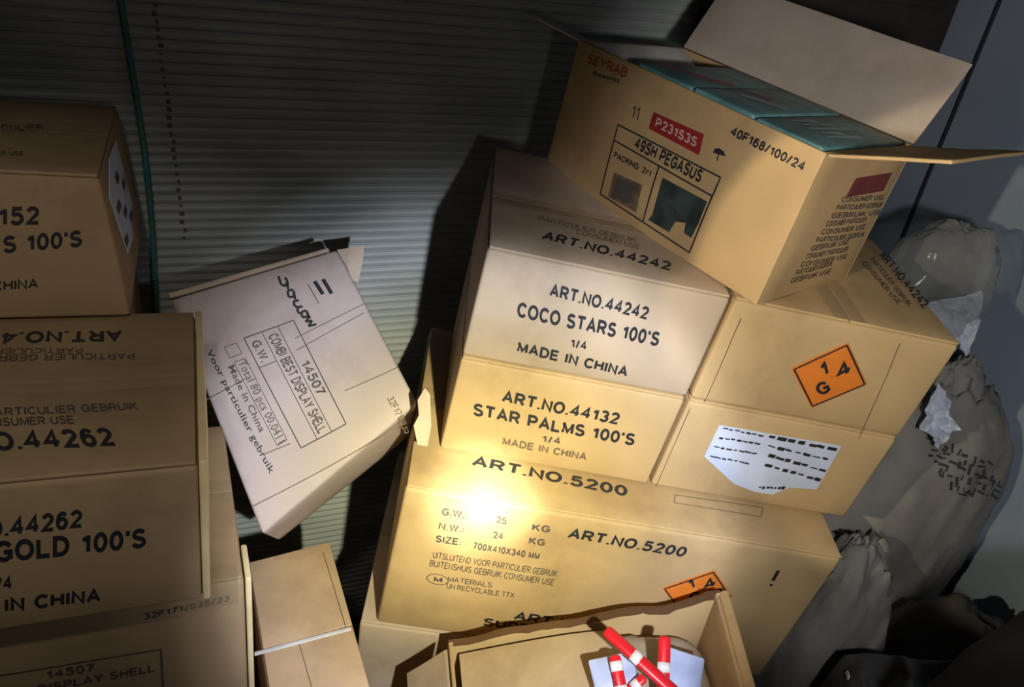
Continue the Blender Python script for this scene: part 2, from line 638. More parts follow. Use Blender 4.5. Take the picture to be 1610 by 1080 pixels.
def carton(label, sp, mat=KR_A, group=None, draw_body=None, draw_near=None, draw_far=None, tape=True, top=True,
           far_lift=0.0, name='cardboard_carton', edge_r=0.005, tape_mat_=None, near_mat=None, far_mat=None, cat='box',
           seam_axis='x'):
    """a closed carton: body, two flaps that meet over the middle, tape along the seam"""
    W, D, H = sp.d
    base = (sp((0, 0, 0)) + sp((W, 0, 0)) + sp((0, D, 0)) + sp((W, D, 0))) / 4
    r = root(name, base, label, cat, group)
    th = 0.004
    bm = bmesh.new()
    rgrid(bm, (0, 0, 0), (W, D, H - (th if top else 0)), sp, edge_r, 0.035)
    if draw_body:
        draw_body(bm)
    link_mesh('body', bm, [mat] + PRINTS[1:], r)
    if top:
        for k in (0, 1):
            bm = bmesh.new()
            if seam_axis == 'x':
                lo = (0.0015, 0.0015 if k == 0 else D / 2 + 0.0012, H - th)
                hi = (W - 0.0015, D / 2 - 0.0012 if k == 0 else D - 0.0015, H)
            else:
                lo = (0.0015 if k == 0 else W / 2 + 0.0012, 0.0015, H - th)
                hi = (W / 2 - 0.0012 if k == 0 else W - 0.0015, D - 0.0015, H)
            if k == 1 and far_lift:
                def s2(p, sp=sp):
                    t = (p[1] - D / 2) / (D / 2)
                    return sp((p[0], p[1], p[2] + max(0, t) ** 1.4 * far_lift))
                rgrid(bm, lo, hi, s2, 0.0018, 0.03)
            else:
                rgrid(bm, lo, hi, sp, 0.0018, 0.03)
            if k == 0 and draw_near: draw_near(bm)
            if k == 1 and draw_far: draw_far(bm)
            link_mesh('top_flap', bm, [(near_mat if k == 0 else far_mat) or mat] + PRINTS[1:], r)
    if tape and top:
        bm = bmesh.new()
        if seam_axis == 'x':
            rgrid(bm, (0.002, D / 2 - 0.022, H + 0.0002), (W - 0.002, D / 2 + 0.022, H + 0.0006), sp, 0.0001, 0.03)
        else:
            rgrid(bm, (W / 2 - 0.022, 0.002, H + 0.0002), (W / 2 + 0.022, D - 0.002, H + 0.0006), sp, 0.0001, 0.03)
        link_mesh('packing_tape', bm, [tape_mat_ or TAPE], r)
    return r


# ================================================================== the setting
WALL_YAW = 25 * DEG
WN = np.array([-math.sin(WALL_YAW), math.cos(WALL_YAW), 0])
WE = np.array([math.cos(WALL_YAW), math.sin(WALL_YAW), 0])
WALL_N = 1.475                 # distance of the shutter wall along WN, layout units
corner_v = ray(1480, 50)
CORNER = corner_v * WALL_N / (WN @ corner_v)
CORNER_E = float(WE @ CORNER)


def wall_pt(e, n, z):
    return WP(WE * e + WN * n + np.array([0, 0, z]))


# ribbed shutter wall
def shutter():
    bm = bmesh.new()
    pitch = 0.0182
    zs, ns = [], []
    z = -1.82
    while z < 0.75:
        for f, d in ((0.0, 0.0), (0.18, 0.0035), (0.5, 0.0052), (0.82, 0.0035), (0.92, 0.0)):
            zs.append(z + f * pitch); ns.append(d)
        z += pitch
    es = np.linspace(-1.5, CORNER_E, 24)
    rows = []
    for z, d in zip(zs, ns):
        row = []
        for e in es:
            wob = noise.noise(Vector((e * 2.1, z * 2.3, 0))) * 0.003
            row.append(bm.verts.new(wall_pt(e, WALL_N - d + wob, z)))
        rows.append(row)
    for a, b in zip(rows[:-1], rows[1:]):
        for i in range(len(es) - 1):
            bm.faces.new((a[i], a[i + 1], b[i + 1], b[i]))
    # back sheet so that it is a solid wall
    b0 = [bm.verts.new(wall_pt(e, WALL_N + 0.04, zz)) for e, zz in ((-1.5, -1.82), (CORNER_E, -1.82), (CORNER_E, zs[-1]), (-1.5, zs[-1]))]
    bm.faces.new(b0)
    rng = random.Random(2)
    for i in range(30):               # a dotted line of rust pits and two faint streaks of filler
        px = 243 + 48 * i / 29 + rng.uniform(-2, 2); py = 9 + 365 * i / 29
        v = ray(px, py); p = v * (WALL_N - 0.0075) / (WN @ v)
        w = rng.uniform(0.0015, 0.004); h = rng.uniform(0.002, 0.004)
        f = bm.faces.new([bm.verts.new(WP(p + WE * a * w + np.array([0, 0, c_ * h]))) for a, c_ in ((-1, -1), (1, -1), (1, 1), (-1, 1))])
        f.material_index = 1
    m, nt, b = newmat('grey_shutter_paint')
    tc, nz, rp = noise_color(nt, b, (0.30, 0.33, 0.335), (0.43, 0.47, 0.47), 5, 8, (1, 1, 2.5), 0.3, 0.7)
    b.inputs['Roughness'].default_value = 0.5
    bump(nt, b, tc, 70, 0.2, 0.001)
    return tag(link_mesh('wall_back', bm, [m, plain('rust_pits', (0.12, 0.11, 0.10), 0.9)]), kind='structure')


shutter()

bm = bmesh.new()
CW = CORNER
out = np.array([WE[0] * 0 - WN[0], -WN[1], 0])       # towards the viewer along the right-hand wall
nseg = 14
PANEL = 0.405
cols = []
for i in range(nseg + 1):
    d = -0.05 + 2.3 * i / nseg
    cols.append(d)
rows = []
for z in np.linspace(-1.82, 0.75, 10):
    rows.append([bm.verts.new(WP(np.array([CW[0], CW[1], 0]) + out * d + WE * 0.006 * noise.noise(Vector((d * 2, z * 2, 3))) + np.array([0, 0, z]))) for d in cols])
for a, b in zip(rows[:-1], rows[1:]):
    for i in range(nseg):
        bm.faces.new((a[i], b[i], b[i + 1], a[i + 1]))
bq = [bm.verts.new(WP(np.array([CW[0], CW[1], 0]) + out * d + WE * 0.06 + np.array([0, 0, z]))) for d, z in ((-0.05, -1.82), (2.25, -1.82), (2.25, 0.75), (-0.05, 0.75))]
bm.faces.new(bq)
m, nt, b = newmat('blue_grey_wall_paint')
tc, nz, rp = noise_color(nt, b, (0.28, 0.36, 0.48), (0.36, 0.44, 0.56), 4, 5)
b.inputs['Roughness'].default_value = 0.6
bump(nt, b, tc, 25, 0.2)
wall_right = tag(link_mesh('wall_right', bm, [m]), kind='structure')

# the panel joint on the right-hand wall
v1 = ray(1560, 20); v2 = ray(1425, 360)
RN = WE; rc = float(RN @ CORNER) - 0.008
jt = v1 * rc / (RN @ v1); jb = v2 * rc / (RN @ v2)
bm = bmesh.new()
for a in (-1, 1):
    pass
jd = float(out @ ((jt + jb) / 2 - CORNER))
spj = lambda p: Vector(WP(np.array([CORNER[0], CORNER[1], 0]) + out * (jd + p[0]) - WE * p[1] + np.array([0, 0, p[2]])))
rgrid(bm, (-0.003, 0.0, -1.82), (0.003, 0.008, 0.75), spj, 0.001, 0.3)
tag(link_mesh('trim_1', bm, [plain('dark_joint', (0.03, 0.035, 0.045), 0.8)]), kind='structure')

# dark panel added beside the corner, standing in for the flap's shadow
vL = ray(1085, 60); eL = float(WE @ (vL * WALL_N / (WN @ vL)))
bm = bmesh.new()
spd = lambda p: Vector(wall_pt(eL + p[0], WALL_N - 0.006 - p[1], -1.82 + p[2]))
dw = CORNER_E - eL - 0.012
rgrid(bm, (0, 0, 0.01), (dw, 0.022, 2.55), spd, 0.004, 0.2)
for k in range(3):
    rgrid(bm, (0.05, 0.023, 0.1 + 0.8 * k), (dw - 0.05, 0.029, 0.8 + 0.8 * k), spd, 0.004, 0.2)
tag(link_mesh('shade_panel_1', bm, [plain('dark_shade_panel', (0.045, 0.034, 0.028), 0.7)]), kind='structure')

# floor
bm = bmesh.new()
N = 24
g = [[bm.verts.new(WP((-1.6 + 4.2 * i / N, -0.6 + 3.4 * j / N, -1.82))) for i in range(N + 1)] for j in range(N + 1)]
for j in range(N):
    for i in range(N):
        bm.faces.new((g[j][i], g[j][i + 1], g[j + 1][i + 1], g[j + 1][i]))
bb = [bm.verts.new(WP((x, y, -1.88))) for x, y in ((-1.6, -0.6), (-1.6, 2.8), (2.6, 2.8), (2.6, -0.6))]
bm.faces.new(bb)
m, nt, b = newmat('dirty_concrete')
tc, nz, rp = noise_color(nt, b, (0.045, 0.043, 0.04), (0.11, 0.105, 0.10), 6, 8)
b.inputs['Roughness'].default_value = 0.8
bump(nt, b, tc, 40, 0.4)
tag(link_mesh('floor', bm, [m]), kind='structure')

# ================================================================== the right-hand stack
S = rot3(0.06634, 0.10058, 0.08906)
SO = np.array([-0.09225, 1.00837, -0.80856])
W1, W2, H1, H2, DD = 0.36, 0.361, 0.1904, 0.192, 0.344
PF, X0, X1, H3 = 0.0942, -0.0455, 0.685, 0.345
sp_at = lambda a, b, c: SO + S @ np.array([a, b, c])
G = 0.0035                      # gap between neighbours
G_STACK = 'cartons in the leaning stack'

# top left, black lettering on a pale front
sp = box_space(S, sp_at(0, 0, H2 + 0.003), (W1 - G, DD, H1 - 0.003), bulge=0.004, seed=1)
fr = Face(sp, 'front'); tp = Face(sp, 'top')


def d44242(bm):
    text(bm, fr, 'ART.NO.44242', (863, 466), (1017, 503), (867, 445), bold=0.022)
    text(bm, fr, "COCO STARS 100'S", (812, 498), (1034, 545), (815, 474), bold=0.022)
    text(bm, fr, '1/4', (897, 546), (922, 551), (898, 532))
    text(bm, fr, 'MADE IN CHINA', (812, 553), (985, 593), (815, 536), bold=0.022)


def d44242n(bm):
    text(bm, tp, 'ART.NO.44242', (850, 376), (1054, 426), (857, 363), bold=0.02)
    text(bm, tp, 'CONSUMER USE', (905, 368), (1005, 392), (908, 361), 2, 0.0)
    text(bm, tp, 'PARTICULIER GEBRUIK', (845, 346), (1000, 382), (848, 339), 2, 0.0)


carton('pale lettered carton directly under the open carton, top left of the leaning stack', sp, KR_B, G_STACK, d44242, d44242n,
       far_lift=0.014, far_mat=KR_C)  # far flap board made paler, in place of glare off its tape

# top right, orange diamond
sp = box_space(S, sp_at(W1 + G, 0, H2 + 0.003), (W2 - G, DD, H1 - 0.003), bulge=0.003, seed=2)
fr = Face(sp, 'front'); tp = Face(sp, 'top')


def dG(bm):
    line(bm, fr, (1415, 540), (1350, 690), 0.001, 2)
    line(bm, fr, (1165, 500), (1108, 632), 0.001, 2)


def dGn(bm):
    text(bm, tp, 'ART.NO.44242', (1381, 402), (1452, 487), (1391, 394), 1, 0.012)
    text(bm, tp, 'PARTICULIER GEBRUIK', (1368, 408), (1428, 483), (1374, 404), 3, 0.0)
    text(bm, tp, 'CONSUMER USE', (1355, 414), (1412, 480), (1361, 410), 3, 0.0)


c_g = carton('carton with an orange 1.4 G diamond, right of the pale lettered top carton', sp, KR_A, G_STACK, dG, None, dGn, seam_axis='y')


def diamond(frx, pts, tx):
    def draw(bm, e):
        c = (sum(p[0] for p in pts) / 4, sum(p[1] for p in pts) / 4)
        ins = [(c[0] + (p[0] - c[0]) * 0.93, c[1] + (p[1] - c[1]) * 0.93) for p in pts]
        for i in range(4):
            line(bm, frx, ins[i], ins[(i + 1) % 4], 0.0022, 1, e)
        for t, a, b_, u in tx:
            text(bm, frx, t, a, b_, u, 1, 0.02, e)
    return draw


dp = [(1244, 579), (1333, 538), (1363, 604), (1275, 641)]
sticker(c_g, 'hazard_sticker', fr, dp, [ORANGE, INK], diamond(fr, dp, [
    ('1', (1294, 594), (1304, 586), (1287, 571)), ('.', (1305, 593), (1309, 591), (1303, 587)),
    ('4', (1317, 596), (1340, 583), (1310, 577)), ('G', (1288, 622), (1307, 614), (1279, 604))]), label='orange diamond reading 1.4 G')

# second row left
sp = box_space(S, sp_at(0, 0, 0.003), (W1 - G, DD, H2 - 0.003), bulge=0.003, seed=3)
fr = Face(sp, 'front')


def d44132(bm):
    text(bm, fr, 'ART.NO.44132', (788, 632), (971, 668), (792, 613), bold=0.022)
    text(bm, fr, "STAR PALMS 100'S", (743, 653), (996, 701), (745, 633), bold=0.022)
    text(bm, fr, '1/4', (852, 695), (881, 699), (853, 684), 3)
    text(bm, fr, 'MADE IN CHINA', (789, 699), (921, 724), (791, 687), 2)


carton('lettered carton squeezed between the pale top carton and the wide bottom carton', sp, KR_A, G_STACK, d44132, edge_r=0.004)

# second row right, torn striped label
sp = box_space(S, sp_at(W1 + G, 0, 0.003), (W2 - G, DD, H2 - 0.003), bulge=0.003, seed=4)
fr = Face(sp, 'front')


def dLab(bm):
    line(bm, fr, (1085, 642), (1030, 768), 0.001, 2)


c_l = carton('carton with a torn blue white label, below the orange diamond carton', sp, KR_A, G_STACK, dLab, edge_r=0.004)
lab = [(1131, 668), (1323, 701), (1284, 769), (1242, 766), (1214, 777), (1187, 773), (1154, 760), (1107, 717)]


def dlabel(bm, e):
    rng = random.Random(4)
    rows = [((1136, 672), (1200, 684)), ((1130, 687), (1195, 697)), ((1122, 701), (1190, 712)), ((1116, 716), (1180, 728)),
            ((1206, 684), (1316, 706)), ((1205, 699), (1305, 722)), ((1206, 714), (1300, 740)), ((1202, 729), (1292, 755)),
            ((1192, 765), (1234, 766))]
    for k, (a, b_) in enumerate(rows):
        n = 7
        for i in range(n):
            t0 = i / n + rng.uniform(0, 0.03); t1 = (i + 1) / n - rng.uniform(0, 0.05)
            q = lambda t: (a[0] + (b_[0] - a[0]) * t, a[1] + (b_[1] - a[1]) * t + rng.uniform(-0.8, 0.8))
            line(bm, fr, q(t0), q(t1), 0.0020 + rng.uniform(0, 0.003) * (0.5 if k < 4 else 1.5), 1, e, 2)


sticker(c_l, 'paper_label', fr, lab, [PAPER, INK], dlabel, label='torn white paper label with rows of black print')

# wide bottom carton
sp = box_space(S, sp_at(X0, -PF, -H3), (X1 - X0, PF + DD + 0.01, H3), bulge=0.005, seed=5)
fr = Face(sp, 'front'); tp = Face(sp, 'top')


def d5200(bm):
    text(bm, fr, 'ART.NO.5200', (891, 846), (1075, 876), (898, 830), bold=0.022)
    text(bm, fr, 'G.W.:', (694, 810), (734, 816), (696, 798), 3)
    text(bm, fr, 'N.W.:', (689, 832), (729, 838), (691, 821), 3)
    text(bm, fr, '25', (780, 822), (796, 825), (781, 811), 3)
    text(bm, fr, '24', (775, 846), (791, 849), (776, 835), 3)
    text(bm, fr, 'KG', (836, 834), (864, 838), (838, 823), 3)
    text(bm, fr, 'KG', (831, 855), (856, 859), (833, 844), 3)
    text(bm, fr, 'SIZE:', (684, 852), (724, 858), (686, 841), 3)
    text(bm, fr, '700X410X340 MM', (743, 863), (847, 880), (745, 852), 3)
    text(bm, fr, 'UITSLUITEND VOOR PARTICULIER GEBRUIK', (680, 877), (875, 907), (682, 867), 3, 0.0)
    text(bm, fr, 'BUITENSHUIS GEBRUIK CONSUMER USE', (675, 890), (870, 921), (677, 880), 3, 0.0)
    cx, cy = 688, 911
    pr = None
    for i in range(17):
        a = i / 16 * 2 * math.pi
        cur = (cx + 17 * math.cos(a), cy + 8 * math.sin(a) + 2.6 * math.cos(a))
        if pr: line(bm, fr, pr, cur, 0.0014, 3, seg=1)
        pr = cur
    text(bm, fr, 'M', (681, 914), (695, 916), (682, 906), 3)
    text(bm, fr, 'MATERIALS', (704, 914), (773, 924), (705, 906), 3, 0.0)
    text(bm, fr, 'UN RECYCLABLE TTX', (702, 925), (808, 940), (703, 917), 3, 0.0)
    text(bm, fr, 'ART.NO.5200', (806, 974), (995, 1003), (812, 961), bold=0.022)
    text(bm, fr, 'SUPER', (758, 983), (850, 997), (762, 971), bold=0.022)
    line(bm, fr, (1224, 897), (1215, 913), 0.005, 1)
    line(bm, fr, (1213, 918), (1212, 921), 0.004, 1)


def d5200n(bm):
    text(bm, tp, 'ART.NO.5200', (740, 732), (986, 781), (745, 716), bold=0.022)
    frame(bm, tp, [(1062, 778), (1200, 798), (1196, 812), (1060, 790)], 0.0012, 2)


c_5 = carton('wide lettered carton with a half hidden orange diamond, bottom of the leaning stack', sp, KR_A, G_STACK, d5200, d5200n, edge_r=0.006)
dp = [(1041, 924), (1123, 896), (1152, 938), (1072, 966)]
sticker(c_5, 'hazard_sticker', fr, dp, [ORANGE, INK], diamond(fr, dp, [
    ('1', (1085, 926), (1094, 922), (1080, 911)), ('.', (1097, 926), (1101, 924), (1095, 921)),
    ('4', (1108, 927), (1128, 918), (1102, 914)), ('G', (1088, 948), (1106, 941), (1080, 933))]), label='orange diamond reading 1.4 G')

# tall plain carton that carries the stack; its top leans with it
c = {}
ub = {(0, 0): (-0.075, -PF + 0.0), (1, 0): (0.66, -PF + 0.0), (0, 1): (-0.06, 0.36), (1, 1): (0.66, 0.36)}
for (i, j), (a, b_) in ub.items():
    t = sp_at(a, b_, -H3 - 0.004)
    c[(i, j, 1)] = WP(t)
    c[(i, j, 0)] = WP((t[0] - 0.02, t[1] - 0.0, -1.82))
spu = Space(c, np.array([0.72, 0.45, 0.62]) * K, 0.004, 6)
carton('plain pale carton standing on the floor under the leaning stack', spu, KR_B)

# ================================================================== the open carton on top
PY, PX_, PO_Y, PW, PD, PH = -0.87871, 0.38591, -0.01937, 0.46147, 0.27152, 0.226
PR = S @ rot3(-0.02549, -0.02424, PY)
PO = sp_at(PX_, PO_Y, H1 + H2 + 0.004)
# origin is the front right bottom corner: local x runs 0..W leftwards shifted
PBL = PO - PR @ np.array([PW, 0, 0])


def p_at(x, y, z):            # local metres of the open carton, x from its left end
    return WP(PBL + PR @ (np.array([x, y, z]) / K))


PWm, PDm, PHm = PW * K, PD * K, PH * K


def open_carton_top():
    sp = box_space(PR, PBL, (PW, PD, PH), bulge=0.0035, seed=7)
    r = root('open_carton', sp((PWm / 2, PDm / 2, 0)), 'open carton with raised flaps and a red label, tilted on top of the leaning stack', 'box')
    fr = Face(sp, 'front'); rt = Face(sp, 'right')
    th = 0.005
    bm = bmesh.new()
    rgrid(bm, (0, 0, 0), (PWm, th, PHm), sp, 0.002, 0.03)
    rgrid(bm, (0, PDm - th, 0), (PWm, PDm, PHm), sp, 0.002, 0.03)
    rgrid(bm, (0, th * 0.8, 0), (th, PDm - th * 0.8, PHm), sp, 0.002, 0.03)
    rgrid(bm, (PWm - th, th * 0.8, 0), (PWm, PDm - th * 0.8, PHm), sp, 0.002, 0.03)
    rgrid(bm, (th, th, 0), (PWm - th, PDm - th, th), sp, 0.002, 0.05)
    # printing on the front
    text(bm, fr, 'SEYRAB', (922, 99), (984, 123), (926, 83), 5, 0.03)
    text(bm, fr, 'fireworks', (931, 118), (973, 130), (933, 111), 1, 0.02)
    text(bm, fr, '40F168/100/24', (1147, 212), (1262, 270), (1153, 198), 1, 0.02)
    text(bm, fr, '11', (991, 186), (1003, 191), (996, 163), 3, 0.0)
    poly(bm, fr, [(1028, 176), (1107, 211), (1099, 244), (1020, 202)], 4, 0.0007)
    text(bm, fr, 'P231S3S', (1030, 199), (1094, 232), (1034, 184), 6, 0.02, 0.0013)
    fw = 0.0021
    TL, TR, BR, BL = (972, 196), (1133, 279), (1084, 397), (944, 305)
    frame(bm, fr, [TL, TR, BR, BL], fw, 1)
    line(bm, fr, (965, 220), (1121, 309), fw, 1)
    line(bm, fr, (1036, 262), (1011, 348), fw, 1)
    text(bm, fr, '49SH PEGASUS', (996, 233), (1100, 288), (1002, 214), 1, 0.02)
    text(bm, fr, 'PACKING: 2/1', (964, 247), (1022, 278), (967, 238), 1, 0.02)
    poly(bm, fr, [(966, 271), (1010, 291), (1000, 334), (956, 309)], 8)
    poly(bm, fr, [(972, 279), (998, 291), (990, 322), (964, 308)], 3, 0.001)
    poly(bm, fr, [(1042, 279), (1112, 317), (1098, 352), (1024, 345)], 7)
    poly(bm, fr, [(1024, 340), (1064, 346), (1052, 365), (1020, 346)], 7, 0.0009)
    poly(bm, fr, [(1080, 345), (1099, 350), (1087, 374), (1076, 366)], 7, 0.0009)
    # umbrella mark
    pts = [(1121, 240), (1124, 234), (1131, 233), (1138, 238), (1141, 246)]
    poly(bm, fr, pts, 1)
    line(bm, fr, (1131, 240), (1127, 253), 0.0012, 1)
    # printing on the right end
    poly(bm, rt, [(1346, 280), (1403, 271), (1389, 300), (1330, 310)], 9)
    words = ['CONSUMER USE', 'PARTICULIER GEBRUIK', 'GEBRUIK USE', 'CONSUMER PARTICULIER']
    for i in range(11):
        f = i / 10
        y = 318 + f * 128
        x0 = 1322 - f * 80
        wdt = (82 - 12 * f) * (0.8 + 0.2 * ((i * 7) % 3) / 2)
        text(bm, rt, words[i % 4], (x0, y), (x0 + wdt, y - 4 - 12 * f), (x0 + 3, y - 9), 3, 0.01)
    link_mesh('body', bm, [KR_E] + PRINTS[1:], r)

    def flap(name, hinge0, hinge1, dirv, length, flare=(0.0, 0.0), mat=KR_IN, bend=0.0, prints=None):
        h0 = np.array(hinge0); h1 = np.array(hinge1)
        ex = (h1 - h0); L = np.linalg.norm(ex); ex = ex / L
        dv = np.array(dirv, float); dv /= np.linalg.norm(dv)
        nrm = np.cross(ex, dv)

        def s(p):
            u, v, w = p
            k = v / length
            x = u * (1 + (flare[0] + flare[1]) * k / L) - flare[0] * k
            q = h0 + ex * x + dv * v + nrm * (w + bend * k * k + 0.002 * noise.noise(Vector((u * 12, v * 12, 5))))
            return Vector(p_at(*q))
        bm = bmesh.new()
        rgrid(bm, (0, 0, 0), (L, length, 0.004), s, 0.0015, 0.025)
        return link_mesh(name, bm, [mat], r)

    # back flap standing up and out
    a = 62 * DEG
    flap('top_flap', (0.004, PDm + 0.0005, PHm), (PWm - 0.002, PDm + 0.0005, PHm), (0, math.cos(a), math.sin(a)), 0.115, (0.0, 0.0))
    # right end flap seen edge on
    a = 20 * DEG
    flap('end_flap', (PWm + 0.001, 0.002, PHm), (PWm + 0.001, PDm - 0.004, PHm), (math.cos(a), 0, math.sin(a)), 0.125, (0, 0), KR_E)
    # left end flap folded in, and the torn sliver of the front flap sticking out
    a = -24 * DEG
    flap('end_flap', (0.007, PDm - 0.008, PHm - 0.003), (0.007, 0.02, PHm - 0.003), (math.cos(a), 0, math.sin(a)), 0.105, (-0.005, -0.02), WHITE_LINER)
    bm = bmesh.new()
    pts = [(0.0, 0.0, PHm), (0.0, 0.018, PHm + 0.001), (-0.06, 0.012, PHm + 0.004), (-0.088, 0.003, PHm + 0.003), (-0.088, 0.0, PHm + 0.003)]
    top = [bm.verts.new(p_at(*q)) for q in pts]
    bot = [bm.verts.new(p_at(q[0], q[1], q[2] - 0.003)) for q in pts]
    bm.faces.new(top); bm.faces.new(bot[::-1])
    for i in range(5):
        bm.faces.new((top[i], bot[i], bot[(i + 1) % 5], top[(i + 1) % 5]))
    link_mesh('torn_flap', bm, [KR_IN], r)
    return r


open_carton_top()

# teal packs inside it
TEAL = plain('teal_wrapper', (0.15, 0.34, 0.36), 0.4, var=0.35, scale=16)
PINKP = plain('pink_print', (0.45, 0.14, 0.17), 0.5)
PALEP = plain('pale_blue_print', (0.45, 0.60, 0.63), 0.5)
rng = random.Random(11)
TEAL_LABELS = ['teal wrapped pack against the left end inside the open top carton',
               'teal wrapped pack with a pink stripe, left of middle inside the open top carton',
               'teal wrapped pack right of the pink striped one inside the open top carton',
               'teal wrapped pack nearest the right end inside the open top carton']
inner0, inner1 = 0.008, PWm - 0.008
pw = (inner1 - inner0) / 4
for i in range(4):
    x0 = inner0 + pw * i + 0.0015; x1 = inner0 + pw * (i + 1) - 0.0015
    ztop = PHm - [0.060, -0.003, -0.004, -0.002][i]
    spk = lambda p, i=i: Vector(p_at(*p))
    bx = root('firework_pack', p_at((x0 + x1) / 2, PDm / 2, 0.006), TEAL_LABELS[i], 'pack', 'teal packs in the open carton')
    bm = bmesh.new()
    rgrid(bm, (x0, 0.009, 0.0065), (x1, PDm - 0.012, ztop), spk, 0.004, 0.03)

    def patch(u0, v0, u1, v1, mat, w):
        a = np.array([x0 + (x1 - x0) * u0, 0.009 + (PDm - 0.02) * v0]); b_ = np.array([x0 + (x1 - x0) * u1, 0.009 + (PDm - 0.02) * v1])
        d = (b_ - a) / np.linalg.norm(b_ - a); n = np.array([-d[1], d[0]]) * w * 0.95
        vs = [bm.verts.new(p_at(q[0], q[1], ztop + 0.0006)) for q in (a - n * 0.4, b_ - n, b_ + n, a + n * 0.4)]
        f = bm.faces.new(vs); f.material_index = mat
    if i == 1:
        patch(0.05, 0.15, 0.95, 0.45, 1, 0.014)
        patch(0.1, 0.6, 0.7, 0.75, 2, 0.006)
    elif i == 2:
        patch(0.05, 0.42, 0.5, 0.5, 1, 0.010)
        patch(0.3, 0.30, 0.85, 0.45, 2, 0.012)
        patch(0.2, 0.75, 0.9, 0.8, 2, 0.004)
    elif i == 3:
        for k in range(5):
            patch(0.15 + k * 0.14, 0.25 + 0.05 * (k % 2), 0.22 + k * 0.14, 0.5 + 0.1 * (k % 3), 2, 0.006)
    link_mesh('wrapper', bm, [TEAL, PINKP, PALEP], bx)

# ================================================================== the left-hand stack
LR = rot3(-0.08171, 0.05068, 0.44786)
LO = np.array([-0.29074, 0.59313, -0.5358])
LD, LH, LZ, LX, A15, H15, D15, LW = 0.37112, 0.18113, -0.03359, 0.04294, -0.08395, 0.1958, 0.40521, 0.38368
l_at = lambda a, b, c: LO + LR @ np.array([a, b, c])
G_LEFT = 'cartons in the dim left stack'
WL = 0.56

# middle one with lettering on top and front
sp = box_space(LR, l_at(-WL, 0, -LH), (WL, LD, LH), bulge=0.004, seed=10)
for k in (0, 1):
    sp.c[(1, 1, k)] = sp.c[(1, 1, k)] + LR @ np.array([0.008, 0, 0]) * K
    sp.c[(1, 0, k)] = sp.c[(1, 0, k)] - LR @ np.array([0.004, 0, 0]) * K
fr = Face(sp, 'front'); tp = Face(sp, 'top')


def d44262(bm):
    text(bm, fr, 'ART.NO.44262', (-140, 861), (129, 829), (-142, 830), bold=0.022)
    text(bm, fr, "GOLD 100'S", (-9, 885), (229, 861), (-10, 851), bold=0.022)
    text(bm, fr, '1/4', (-17, 929), (19, 926), (-18, 908), bold=0.02)
    text(bm, fr, 'MADE IN CHINA', (-115, 976), (158, 946), (-117, 953), bold=0.02)


def d44262n(bm):
    text(bm, tp, 'ART.NO.44262', (-160, 716), (184, 701), (-162, 684), bold=0.022)
    text(bm, tp, 'PARTICULIER GEBRUIK', (-25, 655), (218, 644), (-25, 642), 3, 0.012)
    text(bm, tp, 'VOOR CONSUMER USE', (-110, 674), (118, 666), (-110, 660), 3, 0.012)


def d44262f(bm):
    text(bm, tp, 'ART.NO.44262', (192, 518), (-110, 524), (193, 536), bold=0.02)
    text(bm, tp, 'PARTICULIER USE', (130, 546), (-60, 549), (130, 554), 3, 0.0)
    text(bm, tp, 'PARTICULIER GEBRUIK', (211, 554), (-40, 558), (212, 564), 3, 0.0)


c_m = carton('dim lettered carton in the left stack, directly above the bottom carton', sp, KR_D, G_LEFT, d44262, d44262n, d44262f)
LIT_SIDE = plain('painted_lit_side', (0.86, 0.70, 0.40), 0.5, var=0.08)  # pale colour painting the torch-lit right sides of two left cartons
bm = bmesh.new()
wm, dm_, hm = sp.d
rgrid(bm, (wm + 0.0005, -0.002, 0.001), (wm + 0.0075, dm_ - 0.002, hm + 0.002), sp, 0.002, 0.03)
link_mesh('side_flap_or_lit_strip', bm, [LIT_SIDE], c_m)['label'] = 'pale yellow strip painted in for the lit right side'

# lowest one; wider, its top shows as a brown strip on the right
L2 = LR
lowz = -LH - 0.004
c = {}
for i in (0, 1):
    for j in (0, 1):
        a = LX if i else LX - 0.64
        b_ = -LZ * -1 if j == 0 else LW - 0.02
        t = l_at(a, (0.030 if j == 0 else LW - 0.02), lowz)
        c[(i, j, 1)] = WP(t)
        q = l_at(a, (0.030 if j == 0 else LW - 0.02), lowz - 0.4)
        c[(i, j, 0)] = WP((t[0] + (q[0] - t[0]) * 0.5, t[1] + (q[1] - t[1]) * 0.5, -1.82))
c[(1, 1, 0)] = c[(1, 1, 0)] + LR @ np.array([0.03, 0, 0]) * K
c[(1, 0, 0)] = c[(1, 0, 0)] - LR @ np.array([0.015, 0, 0]) * K
spl = Space(c, np.array([0.64, LW - 0.05, 1.1]) * K, 0.004, 12)
frl = Face(spl, 'front')


def dlow(bm):
    text(bm, frl, '32F171/035/23', (226, 975), (361, 945), (226, 965), 3, 0.02)
    line(bm, frl, (-60, 1072), (253, 1021), 0.0018, 3)
    line(bm, frl, (253, 1021), (258, 1110), 0.0018, 3)
    text(bm, frl, '14507', (73, 1068), (149, 1055), (72, 1055), 3, 0.02)
    text(bm, frl, 'DISPLAY SHELL', (60, 1090), (244, 1056), (59, 1077), 3, 0.02)


